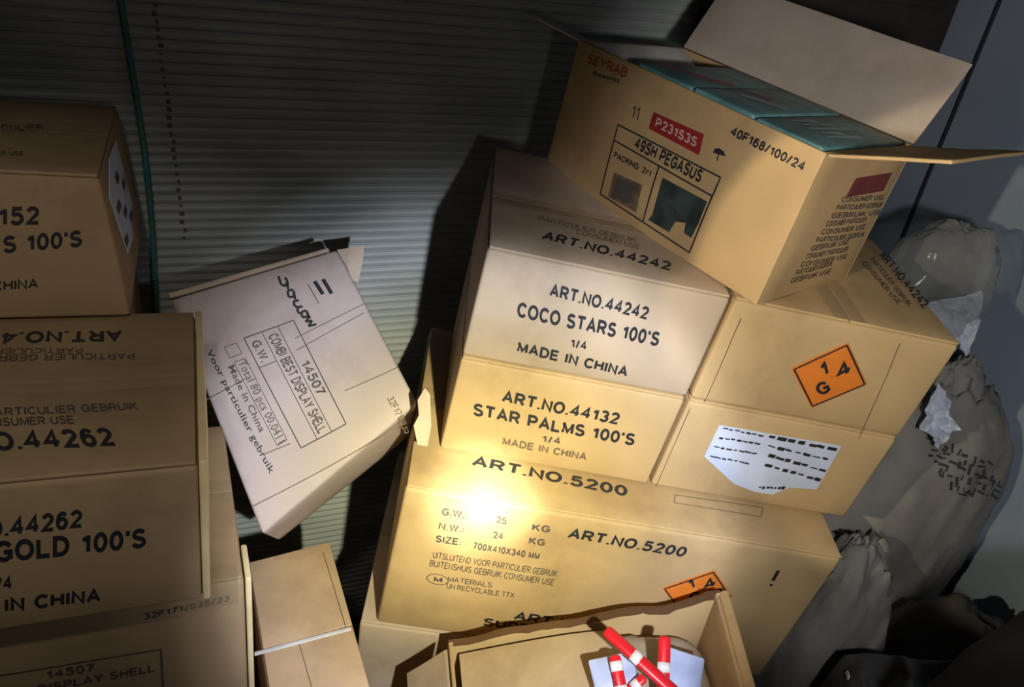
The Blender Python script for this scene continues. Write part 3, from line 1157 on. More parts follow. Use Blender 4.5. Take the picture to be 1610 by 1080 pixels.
low = carton('tall carton at the foot of the left stack, frame printed on its dim front', spl, KR_D, G_LEFT, dlow, edge_r=0.007)
bm = bmesh.new()
lW, lD, lH = spl.d
rgrid(bm, (lW - 0.055, -0.0012, lH - 0.035), (lW - 0.006, -0.0004, lH - 0.002), spl, 0.0002, 0.02)
rgrid(bm, (lW - 0.055, -0.0012, lH + 0.0002), (lW - 0.006, 0.02, lH + 0.0008), spl, 0.0002, 0.02)
link_mesh('corner_tape', bm, [TAPE], low)
bm = bmesh.new()
rgrid(bm, (lW + 0.0005, -0.002, 0.3), (lW + 0.0065, 0.05, lH - 0.001), spl, 0.002, 0.04)  # strip standing in for the lit side face
link_mesh('side_flap_or_lit_strip', bm, [LIT_SIDE], low)['label'] = 'pale yellow strip painted in for the lit right side'

# top one, set back
sp = box_space(LR, l_at(A15 - 0.50, LD - 0.02, 0.004), (0.50, D15 - 0.03, H15), bulge=0.005, seed=13)
for key, px, py in (((1, 0, 1), 155, 275), ((1, 1, 1), 184, 166)):
    dep = float(CR[2] @ (sp.c[key] - CAMPOS)) / K      # the box is squashed out of square
    sp.c[key] = at(px, py, dep)
sp.c[(1, 0, 0)] = sp.c[(1, 0, 0)] + LR @ np.array([0.012, 0, 0]) * K
sp.c[(1, 1, 0)] = sp.c[(1, 1, 0)] + LR @ np.array([0.022, 0, 0]) * K
fr = Face(sp, 'front'); tp = Face(sp, 'top'); rt = Face(sp, 'right')


def d152(bm):
    text(bm, fr, '152', (-3, 356), (62, 353), (-3, 326), bold=0.022)
    text(bm, fr, "TS 100'S", (-20, 401), (129, 388), (-20, 373), bold=0.022)
    text(bm, fr, 'CHINA', (-12, 458), (60, 453), (-12, 442), 1, 0.012)


def d152n(bm):
    text(bm, tp, 'CONSUMER USE', (-60, 245), (38, 244), (-60, 238), 3, 0.01)


def d152f(bm):
    text(bm, tp, 'PARTICULIER', (-60, 206), (70, 205), (-60, 196), 9, 0.02)


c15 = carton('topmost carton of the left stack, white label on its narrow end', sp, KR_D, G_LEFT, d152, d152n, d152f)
dm = sp.d
lp = [rt(0.045, dm[2] * 0.60), rt(0.045, dm[2] * 0.95)]
stl = [(0.03, 0.80), (0.10, 0.93), (0.20, 0.90), (0.21, 0.40), (0.16, 0.34), (0.15, 0.25), (0.07, 0.30)]


def st_label(parent, face, pts, mats, cells):
    bm = bmesh.new()
    P = [np.array(p) for p in pts]
    cc = sum(P) / len(P)
    lo = [bm.verts.new(face(*s, 0.0005)) for s in P]
    hi = [bm.verts.new(face(*s, 0.0014)) for s in P]
    cv = bm.verts.new(face(*cc, 0.0016))
    for i in range(len(P)):
        j = (i + 1) % len(P)
        bm.faces.new((hi[i], hi[j], cv)); bm.faces.new((lo[i], lo[j], hi[j], hi[i]))
    for (a, b_, w, h) in cells:
        q = [bm.verts.new(face(*s, 0.0022)) for s in ((a, b_), (a + w, b_), (a + w, b_ + h), (a, b_ + h))]
        f = bm.faces.new(q); f.material_index = 1
    return link_mesh('paper_label', bm, mats, parent)


pts = [(s, t * dm[2]) for s, t in stl]
cells = []
for i in range(4):
    for j in range(3):
        if (i + j) % 2 == 0:
            cells.append((0.06 + 0.045 * j, dm[2] * (0.36 + 0.125 * i), 0.03, dm[2] * 0.055))
st_label(c15, rt, pts, [PAPER, GREY_INK], cells)['label'] = 'white checked paper label'

# carton behind that carries the top one
c = {}
for i in (0, 1):
    for j in (0, 1):
        t = l_at(A15 + 0.005 if i else A15 - 0.52, LD + 0.025 if j == 0 else LD + D15 - 0.06, 0.0)
        c[(i, j, 1)] = WP(t)
        c[(i, j, 0)] = WP((t[0], t[1], -1.82))
spb = Space(c, np.array([0.52, 0.32, 1.25]) * K, 0.003, 14)
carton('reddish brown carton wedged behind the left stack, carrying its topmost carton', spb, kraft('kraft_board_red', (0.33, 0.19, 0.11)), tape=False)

# small pale carton at the foot, top towards the viewer
zt = -1.1
q = lambda px, py: ray(px, py) * (zt / ray(px, py)[2])
a0 = q(390, 883); a1 = q(519, 850); a2 = q(583, 1080)
dx = a1 - a0; dy = a2 - a1
dyn = dy / np.linalg.norm(dy); dxn = dx / np.linalg.norm(dx)
FL = a0 + dyn * 0.40; FR = a1 + dyn * 0.40
c = {(0, 0, 1): FL, (1, 0, 1): FR, (0, 1, 1): a0, (1, 1, 1): a1}
cc = {}
for k, v in c.items():
    cc[k] = WP(v); cc[(k[0], k[1], 0)] = WP((v[0], v[1], -1.82))
sps = Space(cc, np.array([np.linalg.norm(dx), 0.40, 0.72]) * K, 0.002, 15)
tps = Face(sps, 'top')


def ds(bm):
    line(bm, tps, (508, 868), (545, 990), 0.0012, 2)
    line(bm, tps, (470, 1010), (490, 1080), 0.001, 2)


cs = carton('lit tan carton with a white seam in its top, beside the left stack', sps, kraft('kraft_board_tan', (0.62, 0.45, 0.28)), draw_far=ds, tape=False)
bm = bmesh.new()
s0 = tps.st(400, 1029); s1 = tps.st(552, 989)
d = (s1 - s0); Ls = np.linalg.norm(d); d /= Ls; nn = np.array([-d[1], d[0]])
spz = lambda p: tps(*(s0 + d * p[0] + nn * p[1]), 0.0006 + p[2])
rgrid(bm, (0, -0.003, 0), (Ls, 0.003, 0.002), spz, 0.0008, 0.03)
link_mesh('seam_strip', bm, [plain('white_seam_paper', (0.75, 0.76, 0.78), 0.5)], cs)['label'] = 'white seam strip'

# ================================================================== the crushed tilted carton
Dp = np.array([-0.3404, 0.8666, -0.9124]); Cp = np.array([-0.1421, 1.0695, -0.7655])
Bp = np.array([-0.3296, 1.2462, -0.5899]); Ap = np.array([-0.5629, 1.0939, -0.6502])
C2 = np.array([-0.1721, 1.2211, -0.9559]) * 1.0; D2 = np.array([-0.3736, 1.0257, -1.0901])
A2 = Ap + (D2 - Dp) * 0.75; B2 = Bp + (C2 - Cp) * 0.62
# the printed side is the box's outer (z) face: x from D to C, y from D to A
c = {(0, 0, 1): Dp, (1, 0, 1): Cp, (1, 1, 1): Bp, (0, 1, 1): Ap, (0, 0, 0): D2, (1, 0, 0): C2, (1, 1, 0): B2, (0, 1, 0): A2}
spt = Space({k: WP(v) for k, v in c.items()}, np.array([0.31, 0.36, 0.2]) * K, 0.004, 20)
ft = Face(spt, 'outer')
tW, tD, tH = spt.d
rt_ = root('crushed_carton', (spt((0, 0, 0)) + spt((tW, tD, 0))) / 2, 'pinkish crushed carton tipped on its corner between the two stacks, handwriting on it', 'box')
bm = bmesh.new()
rgrid(bm, (0, 0, 0), (tW, tD, tH), spt, 0.006, 0.03)


def qp(a, b_):                # crop coordinates used while reading the print
    return (230 + 0.4724 * a, 350 + 0.4724 * b_)


line(bm, ft, qp(560, 195), qp(588, 238), 0.006, 1)
line(bm, ft, qp(588, 188), qp(617, 236), 0.006, 1)
line(bm, ft, qp(538, 205), qp(574, 268), 0.0014, 3)
# handwriting in marker
hw = [[(440, 178), (448, 205), (462, 212), (470, 196), (462, 182)], [(470, 196), (472, 222)],
      [(488, 222), (470, 228), (474, 248), (492, 246), (490, 226)], [(490, 226), (496, 256)],
      [(508, 258), (490, 262), (494, 278), (508, 282)], [(520, 278), (502, 284), (506, 300), (520, 304)],
      [(534, 292), (516, 298), (520, 316), (538, 312), (534, 294)], [(534, 294), (544, 320)],
      [(545, 310), (530, 330), (552, 326), (540, 345), (566, 338)]]
for stroke in hw:
    for a, b_ in zip(stroke[:-1], stroke[1:]):
        line(bm, ft, qp(*a), qp(*b_), 0.0036, 1, seg=1)
T = [qp(325, 385), qp(490, 325), qp(665, 670), qp(515, 750)]
frame(bm, ft, T, 0.0016, 3)


def tq(u, v):                 # across, along the printed table
    a = np.array(T[0]) * (1 - u) + np.array(T[1]) * u
    b_ = np.array(T[3]) * (1 - u) + np.array(T[2]) * u
    return tuple(a * (1 - v) + b_ * v)


for u in (0.36, 0.68):
    line(bm, ft, tq(u, 0), tq(u, 1), 0.0011, 3)
line(bm, ft, tq(0, 0.27), tq(0.36, 0.27), 0.0011, 3)
text(bm, ft, '14507', tq(0.74, 0.36), tq(0.74, 0.68), tq(0.93, 0.36), 3, 0.012)
text(bm, ft, 'COMBI BEST DISPLAY SHELL', tq(0.42, 0.05), tq(0.42, 0.97), tq(0.62, 0.05), 3, 0.012)
text(bm, ft, 'G.W.', tq(0.08, 0.05), tq(0.08, 0.24), tq(0.26, 0.05), 3, 0.012)
text(bm, ft, 'Total 80 pcs 00.0411', qp(305, 465), qp(440, 738), qp(330, 455), 3, 0.0)
text(bm, ft, 'Made in China', qp(272, 480), qp(378, 700), qp(292, 472), 3, 0.012)
text(bm, ft, 'Voor particulier gebruik', qp(200, 428), qp(412, 838), qp(218, 420), 1, 0.012)
frame(bm, ft, [qp(260, 415), qp(300, 400), qp(318, 435), qp(278, 450)], 0.0009, 3)
frame(bm, ft, [qp(292, 465), qp(330, 452), qp(468, 722), qp(436, 742)], 0.0009, 3)
text(bm, ft, '32F171/035', qp(800, 585), qp(862, 705), qp(822, 575), 2, 0.0)
for a, b_ in (((195, 592), (330, 520)), ((500, 425), (725, 300)), ((495, 385), (725, 270)), ((660, 560), (840, 480)), ((380, 775), (480, 735)), ((352, 945), (860, 665))):
    line(bm, ft, qp(*a), qp(*b_), 0.0012, 2)
link_mesh('body', bm, [kraft('kraft_board_pink', (0.55, 0.47, 0.45), 0.06), *PRINTS[1:]], rt_)
# rim of the opened end, pale cut edge
bm = bmesh.new()
rgrid(bm, (0.0, tD + 0.001, tH - 0.018), (tW - 0.02, tD + 0.012, tH - 0.012), spt, 0.002, 0.03)
rgrid(bm, (0.0, tD + 0.001, tH - 0.005), (tW - 0.012, tD + 0.008, tH + 0.001), spt, 0.002, 0.03)
link_mesh('end_flap', bm, [KR_C], rt_)


def ragged(parent, name, base, ux, uy, outline, th, mat):
    ux = np.array(ux); uy = np.array(uy)
    nn = np.cross(ux, uy); nn = nn / np.linalg.norm(nn) * th
    bm = bmesh.new()
    t = [bm.verts.new(base + ux * a + uy * b_ + nn * (1 + 1.5 * math.sin(a * 3))) for a, b_ in outline]
    u = [bm.verts.new(base + ux * a + uy * b_ + nn * 1.5 * math.sin(a * 3)) for a, b_ in outline]
    bm.faces.new(t); bm.faces.new(u[::-1])
    for i in range(len(t)):
        j = (i + 1) % len(t)
        bm.faces.new((t[i], u[i], u[j], t[j]))
    return link_mesh(name, bm, [mat], parent)


def px_frame(px, py, t):
    """a sheet facing the viewer at a depth: metres per photo pixel to the right and up"""
    b_ = at(px, py, t)
    sc = t * K / FOC
    return b_, CR[0] * sc, -CR[1] * sc


b_, ux, uy = px_frame(546, 420, 1.40)
ragged(rt_, 'torn_flap', b_, ux + CR[2] * 0.0004, uy, [(-16, 26), (2, 30), (24, 34), (22, 10), (16, -24), (6, -20), (0, -2), (-8, 10)], 0.003, KR_C)
b_, ux, uy = px_frame(664, 650, 1.235)
ragged(rt_, 'torn_flap', b_, ux + CR[2] * 0.0002, uy, [(-8, 22), (4, 40), (12, 30), (14, -20), (8, -52), (-8, -48), (-14, -18), (-6, -2)], 0.003, KR_C)

# ================================================================== open carton in front
oz = lambda px, py, z: ray(px, py) * (z / ray(px, py)[2])
ZR, ZL = -0.955, -1.10          # rim is lower on the torn left side
BLp = oz(705, 1008, ZL); BRp = oz(1130, 932, ZR); FRd = oz(1172, 1085, ZR) - BRp
FLd = oz(712, 1085, ZL) - BLp
ln = 0.34
FRp = BRp + FRd / np.linalg.norm(FRd) * ln; FLp = BLp + FLd / np.linalg.norm(FLd) * ln
c = {}
HO = 0.34
zb = ZR - HO
for k, v in {(0, 0): FLp, (1, 0): FRp, (0, 1): BLp, (1, 1): BRp}.items():
    c[(k[0], k[1], 1)] = WP(v)
    c[(k[0], k[1], 0)] = WP((v[0], v[1], zb))
spo = Space(c, np.array([0.42, ln, HO]) * K, 0.0, 30)
oW, oD, oH = spo.d
ro = root('open_carton', spo((oW / 2, oD / 2, 0)), 'open carton with a torn rim and red white sticks inside, nearest the viewer', 'box')
th = 0.005
bm = bmesh.new()
# back wall with a torn wavy top edge
n = 40
rows = []
for i in range(n + 1):
    u = i / n
    dip = 0.006 * noise.noise(Vector((u * 7, 0, 4))) + 0.010 * math.sin(u * 3.0 + 0.5) * (1 - u) - 0.004 * max(0, math.sin(u * 17))
    rows.append((u * oW, oH + dip + 0.006 * (u > 0.93) * 1.0))
fa = [bm.verts.new(spo((x, oD - th, z))) for x, z in rows]; fb = [bm.verts.new(spo((x, oD - th, 0))) for x, z in rows]
ba = [bm.verts.new(spo((x, oD, z))) for x, z in rows]; bb_ = [bm.verts.new(spo((x, oD, 0))) for x, z in rows]
for i in range(n):
    bm.faces.new((fa[i], fb[i], fb[i + 1], fa[i + 1]))
    bm.faces.new((ba[i], ba[i + 1], bb_[i + 1], bb_[i]))
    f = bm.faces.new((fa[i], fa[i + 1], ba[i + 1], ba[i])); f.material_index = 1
    bm.faces.new((fb[i], bb_[i], bb_[i + 1], fb[i + 1]))
bm.faces.new((fa[0], ba[0], bb_[0], fb[0])); bm.faces.new((fa[n], fb[n], bb_[n], ba[n]))
rgrid(bm, (0, 0, 0), (th, oD - th, oH), spo, 0.002, 0.03)
rgrid(bm, (oW - th, 0, 0), (oW, oD - th, oH), spo, 0.002, 0.03)
rgrid(bm, (th, 0, 0), (oW - th, th, oH - 0.02), spo, 0.002, 0.03)
rgrid(bm, (th, th, 0), (oW - th, oD - th, th), spo, 0.002, 0.05)
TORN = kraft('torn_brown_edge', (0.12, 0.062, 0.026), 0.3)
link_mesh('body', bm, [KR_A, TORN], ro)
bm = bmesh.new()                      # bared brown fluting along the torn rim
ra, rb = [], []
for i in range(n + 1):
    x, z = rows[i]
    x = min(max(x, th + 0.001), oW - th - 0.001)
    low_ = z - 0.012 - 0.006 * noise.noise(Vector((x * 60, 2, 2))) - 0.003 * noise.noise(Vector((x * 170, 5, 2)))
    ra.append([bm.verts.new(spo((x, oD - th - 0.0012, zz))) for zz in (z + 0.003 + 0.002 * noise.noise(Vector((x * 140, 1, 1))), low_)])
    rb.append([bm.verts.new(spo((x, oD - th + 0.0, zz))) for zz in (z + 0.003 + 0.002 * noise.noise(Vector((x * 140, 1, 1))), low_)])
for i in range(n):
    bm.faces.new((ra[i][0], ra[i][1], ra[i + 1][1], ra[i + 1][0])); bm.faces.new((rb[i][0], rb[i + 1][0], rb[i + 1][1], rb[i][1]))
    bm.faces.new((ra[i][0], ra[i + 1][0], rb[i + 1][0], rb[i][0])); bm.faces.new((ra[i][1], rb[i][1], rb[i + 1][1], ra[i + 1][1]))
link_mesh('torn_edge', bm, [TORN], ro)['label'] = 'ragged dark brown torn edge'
# side flaps and the inner flap
bm = bmesh.new()
rgrid(bm, (oW - 0.001, 0.0, oH - 0.004), (oW + 0.012, oD - 0.0, oH + 0.004), spo, 0.003, 0.03)
link_mesh('side_flap_or_lit_strip', bm, [KR_E], ro)
bm = bmesh.new()
spf = lambda p: spo((-0.002 - p[2] - p[1] * 0.55, p[0], oH - 0.002 - p[1] * 0.83))
rgrid(bm, (0.0, 0.0, 0.0), (oD - 0.012, 0.09, 0.004), spf, 0.0015, 0.03)
link_mesh('side_flap_or_lit_strip', bm, [KR_B], ro)
bm = bmesh.new()
spi = lambda p: spo((0.014 + p[0], 0.0 + p[1], oH - 0.022 + 0.006 * math.sin(p[0] * 14) - 0.1 * max(0, p[0] - 0.16) + p[2]))
rgrid(bm, (0.0, 0.02, 0.0), (0.205, oD - 0.016, 0.004), spi, 0.0015, 0.03)
link_mesh('inner_flap', bm, [kraft('kraft_board_flap', (0.56, 0.42, 0.25))], ro)


# crumpled paper bag bulging at the back of it
def blob(bm, centre, ax, nu=40, nv=28, power=2.6, lump=0.10, wrinkle=0.03, seed=0, axes=None, cut=None, freq=2.2):
    A = np.eye(3) if axes is None else np.array(axes)
    grid = []
    for j in range(nv + 1):
        ph = -math.pi / 2 + math.pi * j / nv
        row = []
        for i in range(nu):
            t = 2 * math.pi * i / nu
            d = np.array([math.cos(ph) * math.cos(t), math.cos(ph) * math.sin(t), math.sin(ph)])
            k = sum(abs(v) ** power for v in d) ** (-1 / power)
            v3 = Vector(d * freq + seed)
            k *= 1 + lump * noise.noise(v3) + wrinkle * (1 - abs(noise.noise(v3 * 3.1)) * 2) + wrinkle * 0.6 * noise.noise(v3 * 7)
            p = d * k
            if cut: p = cut(p)
            row.append(bm.verts.new(np.array(centre) + (A.T @ (p * np.array(ax)))))
        grid.append(row)
    for j in range(nv):
        for i in range(nu):
            a, b_, c_, d_ = grid[j][i], grid[j][(i + 1) % nu], grid[j + 1][(i + 1) % nu], grid[j + 1][i]
            f = bm.faces.new((a, b_, c_, d_)); f.smooth = True
    bmesh.ops.remove_doubles(bm, verts=grid[0] + grid[-1], dist=1e-5)


ou = np.array(spo((oW, 0, 0)) - spo((0, 0, 0))); ou /= np.linalg.norm(ou)
ov = np.array(spo((0, oD, 0)) - spo((0, 0, 0))); ov -= ou * (ov @ ou); ov /= np.linalg.norm(ov)
bm = bmesh.new()
cbag = at(1033, 1042, 1.235) - np.array([0, 0, 0.095])
blob(bm, cbag, (0.083, 0.060, 0.095), power=4.5, lump=0.04, wrinkle=0.02, seed=3, axes=[ou, ov, (0, 0, 1)])
pb = link_mesh('paper_bag', bm, [plain('grey_brown_paper', (0.50, 0.41, 0.31), 0.75, var=0.2, scale=14)], None, cbag)
tag(pb, 'crumpled grey brown paper bag inside the open carton nearest the viewer', 'bag')
ztop_bag = 0.265


def o_at(x, y, z):
    return np.array(spo((x, y, z)))


# blue-white packets on it
SKY = plain('pale_blue_packet', (0.50, 0.58, 0.86), 0.35, var=0.18, scale=22)
def packet(px, py, t, wpx, hpx, rot, label):
    b_, ux, uy = px_frame(px, py, t)
    cz = CR[2] * 0.6 + np.array([0, 0, -0.8]); cz /= np.linalg.norm(cz)
    c_, s_ = math.cos(rot), math.sin(rot)
    ex = ux * c_ + uy * s_; exl = np.linalg.norm(ex); ex = ex / exl
    ex = ex - cz * (ex @ cz); ex /= np.linalg.norm(ex)
    ey = np.cross(cz, ex)
    if ey @ (-CR[1]) < 0: ey = -ey
    w = wpx * exl; h = hpx * exl * 1.15
    bm = bmesh.new()
    sp_ = lambda p: Vector(b_ + ex * p[0] + ey * p[1] - cz * (p[2] * (0.35 + 0.65 * (1 - abs(2 * p[0] / w) ** 3) * (1 - abs(2 * p[1] / h) ** 3))) - cz * 0.0015 * noise.noise(Vector((p[0] * 70, p[1] * 70, px))))
    rgrid(bm, (-w / 2, -h / 2, -0.006), (w / 2, h / 2, 0.006), sp_, 0.003, 0.006)
    o = link_mesh('packet', bm, [SKY], None, b_)
    tag(o, label, 'packet', 'pale packets in the front carton')


packet(968, 1068, 1.165, 72, 62, 0.25, 'pale blue packet under the left sticks in the front open carton')
packet(1072, 1064, 1.16, 62, 66, -0.35, 'pale blue packet right of the sticks in the front open carton')

RED = plain('red_stick_paint', (0.72, 0.015, 0.025), 0.35, var=0.08)
WHITE = plain('white_stick_band', (0.80, 0.78, 0.80), 0.45, var=0.08)


def stick(p0, t0, p1, t1, rad_px, bands, label):
    a = at(*p0, t0); b_ = at(*p1, t1)
    L = np.linalg.norm(b_ - a); d = (b_ - a) / L
    up = np.array([0, 0, 1.0]); sx = np.cross(d, up); sx /= np.linalg.norm(sx); sy = np.cross(sx, d)
    rad = rad_px * t0 * K / FOC
    r = root('red_stick', a, label, 'stick', 'red and white sticks in the front carton')

    def tube(u0, u1, rr, cap=True):
        bm = bmesh.new()
        prof = [(u0, rr * 0.55), (u0 + 0.12 * rr / L, rr * 0.8), (u0 + 0.5 * rr / L, rr)] if cap and u0 == 0 else [(u0, rr)]
        prof += [(u1, rr)] if not (cap and u1 == 1) else [(u1 - 0.5 * rr / L, rr), (u1 - 0.12 * rr / L, rr * 0.8), (u1, rr * 0.55)]
        rings = []
        for u, q in prof:
            rings.append([bm.verts.new(a + d * L * u + (sx * math.cos(w) * 1.0 + sy * math.sin(w) * 0.62) * q) for w in np.linspace(0, 2 * math.pi, 15)[:-1]])
        for r0, r1 in zip(rings[:-1], rings[1:]):
            for i in range(14):
                f = bm.faces.new((r0[i], r0[(i + 1) % 14], r1[(i + 1) % 14], r1[i])); f.smooth = True
        bm.faces.new(rings[0][::-1]); bm.faces.new(rings[-1])
        return bm
    link_mesh('rod', tube(0, 1, rad), [RED], r)
    for u0, u1 in bands:
        link_mesh('white_band', tube(u0, u1, rad * 1.06, False), [WHITE], r)['label'] = 'white band'


stick((952, 990), 1.15, (1072, 1098), 1.105, 11, [(0.36, 0.46)], 'long red stick with a white band, lying slanted across the other sticks')
stick((1045, 1000), 1.165, (1042, 1105), 1.13, 10, [(0.40, 0.55)], 'upright red stick at the right, under the slanted one')
stick((966, 1030), 1.165, (982, 1110), 1.135, 10, [(0.12, 0.32), (0.6, 0.7)], 'short red stick at the left, below the slanted one')
stick((1014, 1064), 1.15, (980, 1092), 1.145, 8, [(0.3, 0.6)], 'small red and white stick crossing low between the other sticks')

# carton below it, standing on the floor
c = {}
for k, v in {(0, 0): FLp, (1, 0): FRp, (0, 1): BLp, (1, 1): BRp}.items():
    c[(k[0], k[1], 1)] = WP((v[0], v[1], zb - 0.006))
    c[(k[0], k[1], 0)] = WP((v[0], v[1], -1.82))
spx = Space(c, np.array([0.42, ln, 0.59]) * K, 0.002, 31)
carton('closed carton on the floor carrying the open front carton', spx, KR_A)

# ================================================================== things on the right
def fabric(name, c1, c2, scale, rough=0.75, weave=260):
    m, nt, b = newmat(name)
    tc, nz, rp = noise_color(nt, b, c1, c2, scale, 6)
    b.inputs['Roughness'].default_value = rough
    bump(nt, b, tc, weave, 0.4, 0.002, 2)
    return m


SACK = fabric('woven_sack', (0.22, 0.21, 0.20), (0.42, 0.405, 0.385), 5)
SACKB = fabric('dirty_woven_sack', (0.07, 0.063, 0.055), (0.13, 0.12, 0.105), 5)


def wax(yaw):
    return [(math.cos(yaw), math.sin(yaw), 0), (-math.sin(yaw), math.cos(yaw), 0), (0, 0, 1)]


# big woven sack leaning at the right wall
bm = bmesh.new()
cs_ = WP((0.90, 1.415, -1.28))
def pinch(p):
    if p[2] > 0.75:
        k = (p[2] - 0.75) / 0.25
        p = p * np.array([1 - 0.18 * k, 1 - 0.35 * k, 1])
    return p
blob(bm, cs_, np.array((0.235, 0.125, 0.52)) * K, 64, 56, 3.0, 0.10, 0.06, 5, wax(25 * DEG), pinch, 1.8)
sack = root('woven_sack', cs_ - np.array([0, 0, 0.52 * K]), 'big grey white woven sack with smudged black print by the blue wall', 'sack', 'woven sacks by the blue wall')
sb = link_mesh('body', bm, [SACK], sack)

# smudged print on the sack: short strokes laid on its surface
def on_surface(ob_world_bm_obj, px, py):
    pass


def ray_hit(obj, px, py):
    me = obj.data
    origin = Vector(CAMPOS)
    dirn = Vector(ray(px, py)).normalized()
    base = Vector((0, 0, 0))
    o = obj
    while o:
        base += Vector(o.location); o = o.parent
    from mathutils.bvhtree import BVHTree
    key = obj.name
    if key not in BV:
        BV[key] = BVHTree.FromPolygons([v.co + base for v in me.vertices], [tuple(p.vertices) for p in me.polygons])
    hit = BV[key].ray_cast(origin, dirn)
    return hit


BV = {}
bm = bmesh.new()
rng = random.Random(8)
for row in range(7):
    for k in range(11):
        if rng.random() < 0.2: continue
        px = 1455 + k * 10 + row * 5 + rng.uniform(-4, 4); py = 690 + row * 12 + k * 4 + rng.uniform(-4, 4)
        vs = []
        ca, sa = math.cos(rng.choice((0.4, 0.4, 1.9)) + rng.uniform(-0.3, 0.3)), 0
        sa = math.sqrt(1 - ca * ca)
        ww = rng.uniform(3.5, 8); hh = rng.uniform(1.2, 2.6)
        for dx_, dy_ in ((-ww * ca + hh * sa, -ww * sa - hh * ca), (ww * ca + hh * sa, ww * sa - hh * ca), (ww * ca - hh * sa, ww * sa + hh * ca), (-ww * ca - hh * sa, -ww * sa + hh * ca)):
            h = ray_hit(sb, px + dx_, py + dy_)
            if h[0] is None: break
            vs.append(h[0] + h[1] * 0.0015 * (1 if h[1].dot(Vector(ray(px, py))) < 0 else -1))
        if len(vs) == 4:
            bm.faces.new([bm.verts.new(v) for v in vs])
link_mesh('sack_print', bm, [plain('smudged_black_print', (0.06, 0.06, 0.065), 0.8)], sack)['label'] = 'smudged black print'

# lower sack lump in front of it
bm = bmesh.new()
c2_ = WP((0.735, 1.165, -1.42))
blob(bm, c2_, np.array((0.10, 0.10, 0.39)) * K, 52, 44, 2.8, 0.12, 0.085, 17, wax(10 * DEG), None, 2.0)
tag(link_mesh('woven_sack', bm, [SACK], None, c2_), 'lower grey sack slumped against the right end of the wide carton', 'sack', 'woven sacks by the blue wall')
bm = bmesh.new()
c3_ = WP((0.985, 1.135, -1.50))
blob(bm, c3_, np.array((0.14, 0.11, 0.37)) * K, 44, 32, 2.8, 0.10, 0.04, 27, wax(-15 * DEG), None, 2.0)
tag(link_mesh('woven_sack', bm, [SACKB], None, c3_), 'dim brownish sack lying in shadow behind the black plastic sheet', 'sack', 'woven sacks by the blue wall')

# clear plastic bag with white paper in it, behind the orange diamond carton
m, nt, b = newmat('clear_bag_film')
b.inputs['Base Color'].default_value = (0.42, 0.43, 0.42, 1)
b.inputs['Roughness'].default_value = 0.18
tr = nt.nodes.new('ShaderNodeBsdfTransparent')
lw = nt.nodes.new('ShaderNodeLayerWeight'); lw.inputs[0].default_value = 0.35
mr = nt.nodes.new('ShaderNodeMapRange')
mr.inputs['To Min'].default_value = 0.22; mr.inputs['To Max'].default_value = 0.85
mx = nt.nodes.new('ShaderNodeMixShader')
nt.links.new(lw.outputs['Facing'], mr.inputs['Value'])
nt.links.new(mr.outputs[0], mx.inputs[0])
nt.links.new(tr.outputs[0], mx.inputs[1]); nt.links.new(b.outputs[0], mx.inputs[2])
nt.links.new(mx.outputs[0], nt.nodes['Material Output'].inputs[0])
FILM = m
bm = bmesh.new()
cb_ = at(1462, 470, 1.60)
blob(bm, cb_, np.array((0.125, 0.07, 0.155)) * K, 56, 44, 2.6, 0.10, 0.05, 41, wax(25 * DEG), None, 2.4)
bag = link_mesh('plastic_bag', bm, [FILM], None, cb_)
tag(bag, 'clear crumpled plastic bag bulging out behind the orange diamond carton', 'bag')

WPAPER = plain('white_crumpled_paper', (0.72, 0.80, 1.0), 0.6, var=0.12, scale=18)


def crumple(px, py, t, outline, label, seed, amp=0.010):
    """a crumpled sheet of paper with the given outline (photo pixels), facing the viewer"""
    b_, ux, uy = px_frame(px, py, t)
    bm = bmesh.new()
    n = 12
    o2 = [np.array(p, float) for p in outline]
    c_ = sum(o2) / len(o2)
    rings = []
    fine = []
    for i in range(len(o2)):
        for k in range(4):
            fine.append(o2[i] * (1 - k / 4) + o2[(i + 1) % len(o2)] * k / 4)
    for side in (0, 1):
        rr = []
        for j in range(6):
            f = 1 - j / 6
            ring = []
            for p in fine:
                q = c_ + (p - c_) * f
                dep = amp * (noise.noise(Vector((q[0] * 0.06, q[1] * 0.06, seed))) + 0.5 * noise.noise(Vector((q[0] * 0.15, q[1] * 0.15, seed + 9)))) * 2
                ring.append(bm.verts.new(b_ + ux * q[0] + uy * q[1] + CR[2] * (dep + side * 0.0012)))
            rr.append(ring)
        cv = bm.verts.new(b_ + ux * c_[0] + uy * c_[1] + CR[2] * side * 0.0012)
        for r0, r1 in zip(rr[:-1], rr[1:]):
            for i in range(len(fine)):
                bm.faces.new((r0[i], r0[(i + 1) % len(fine)], r1[(i + 1) % len(fine)], r1[i]))
        for i in range(len(fine)):
            bm.faces.new((rr[-1][i], rr[-1][(i + 1) % len(fine)], cv))
        rings.append(rr[0])
    for i in range(len(fine)):
        j = (i + 1) % len(fine)
        bm.faces.new((rings[0][i], rings[1][i], rings[1][j], rings[0][j]))
    return tag(link_mesh('crumpled_paper', bm, [WPAPER], None, b_), label, 'paper')


crumple(1510, 505, 1.58, [(-42, 32), (10, 40), (30, 48), (34, 10), (20, -30), (10, -55), (-10, -30), (-60, 20)], 'white crumpled paper showing inside the clear plastic bag', 2)
crumple(1482, 645, 1.49, [(-8, 44), (6, 30), (12, 0), (22, -30), (4, -42), (-2, -62), (-16, -42), (-34, -30), (-28, 0)], 'white crumpled scrap hanging down below the clear plastic bag', 6)

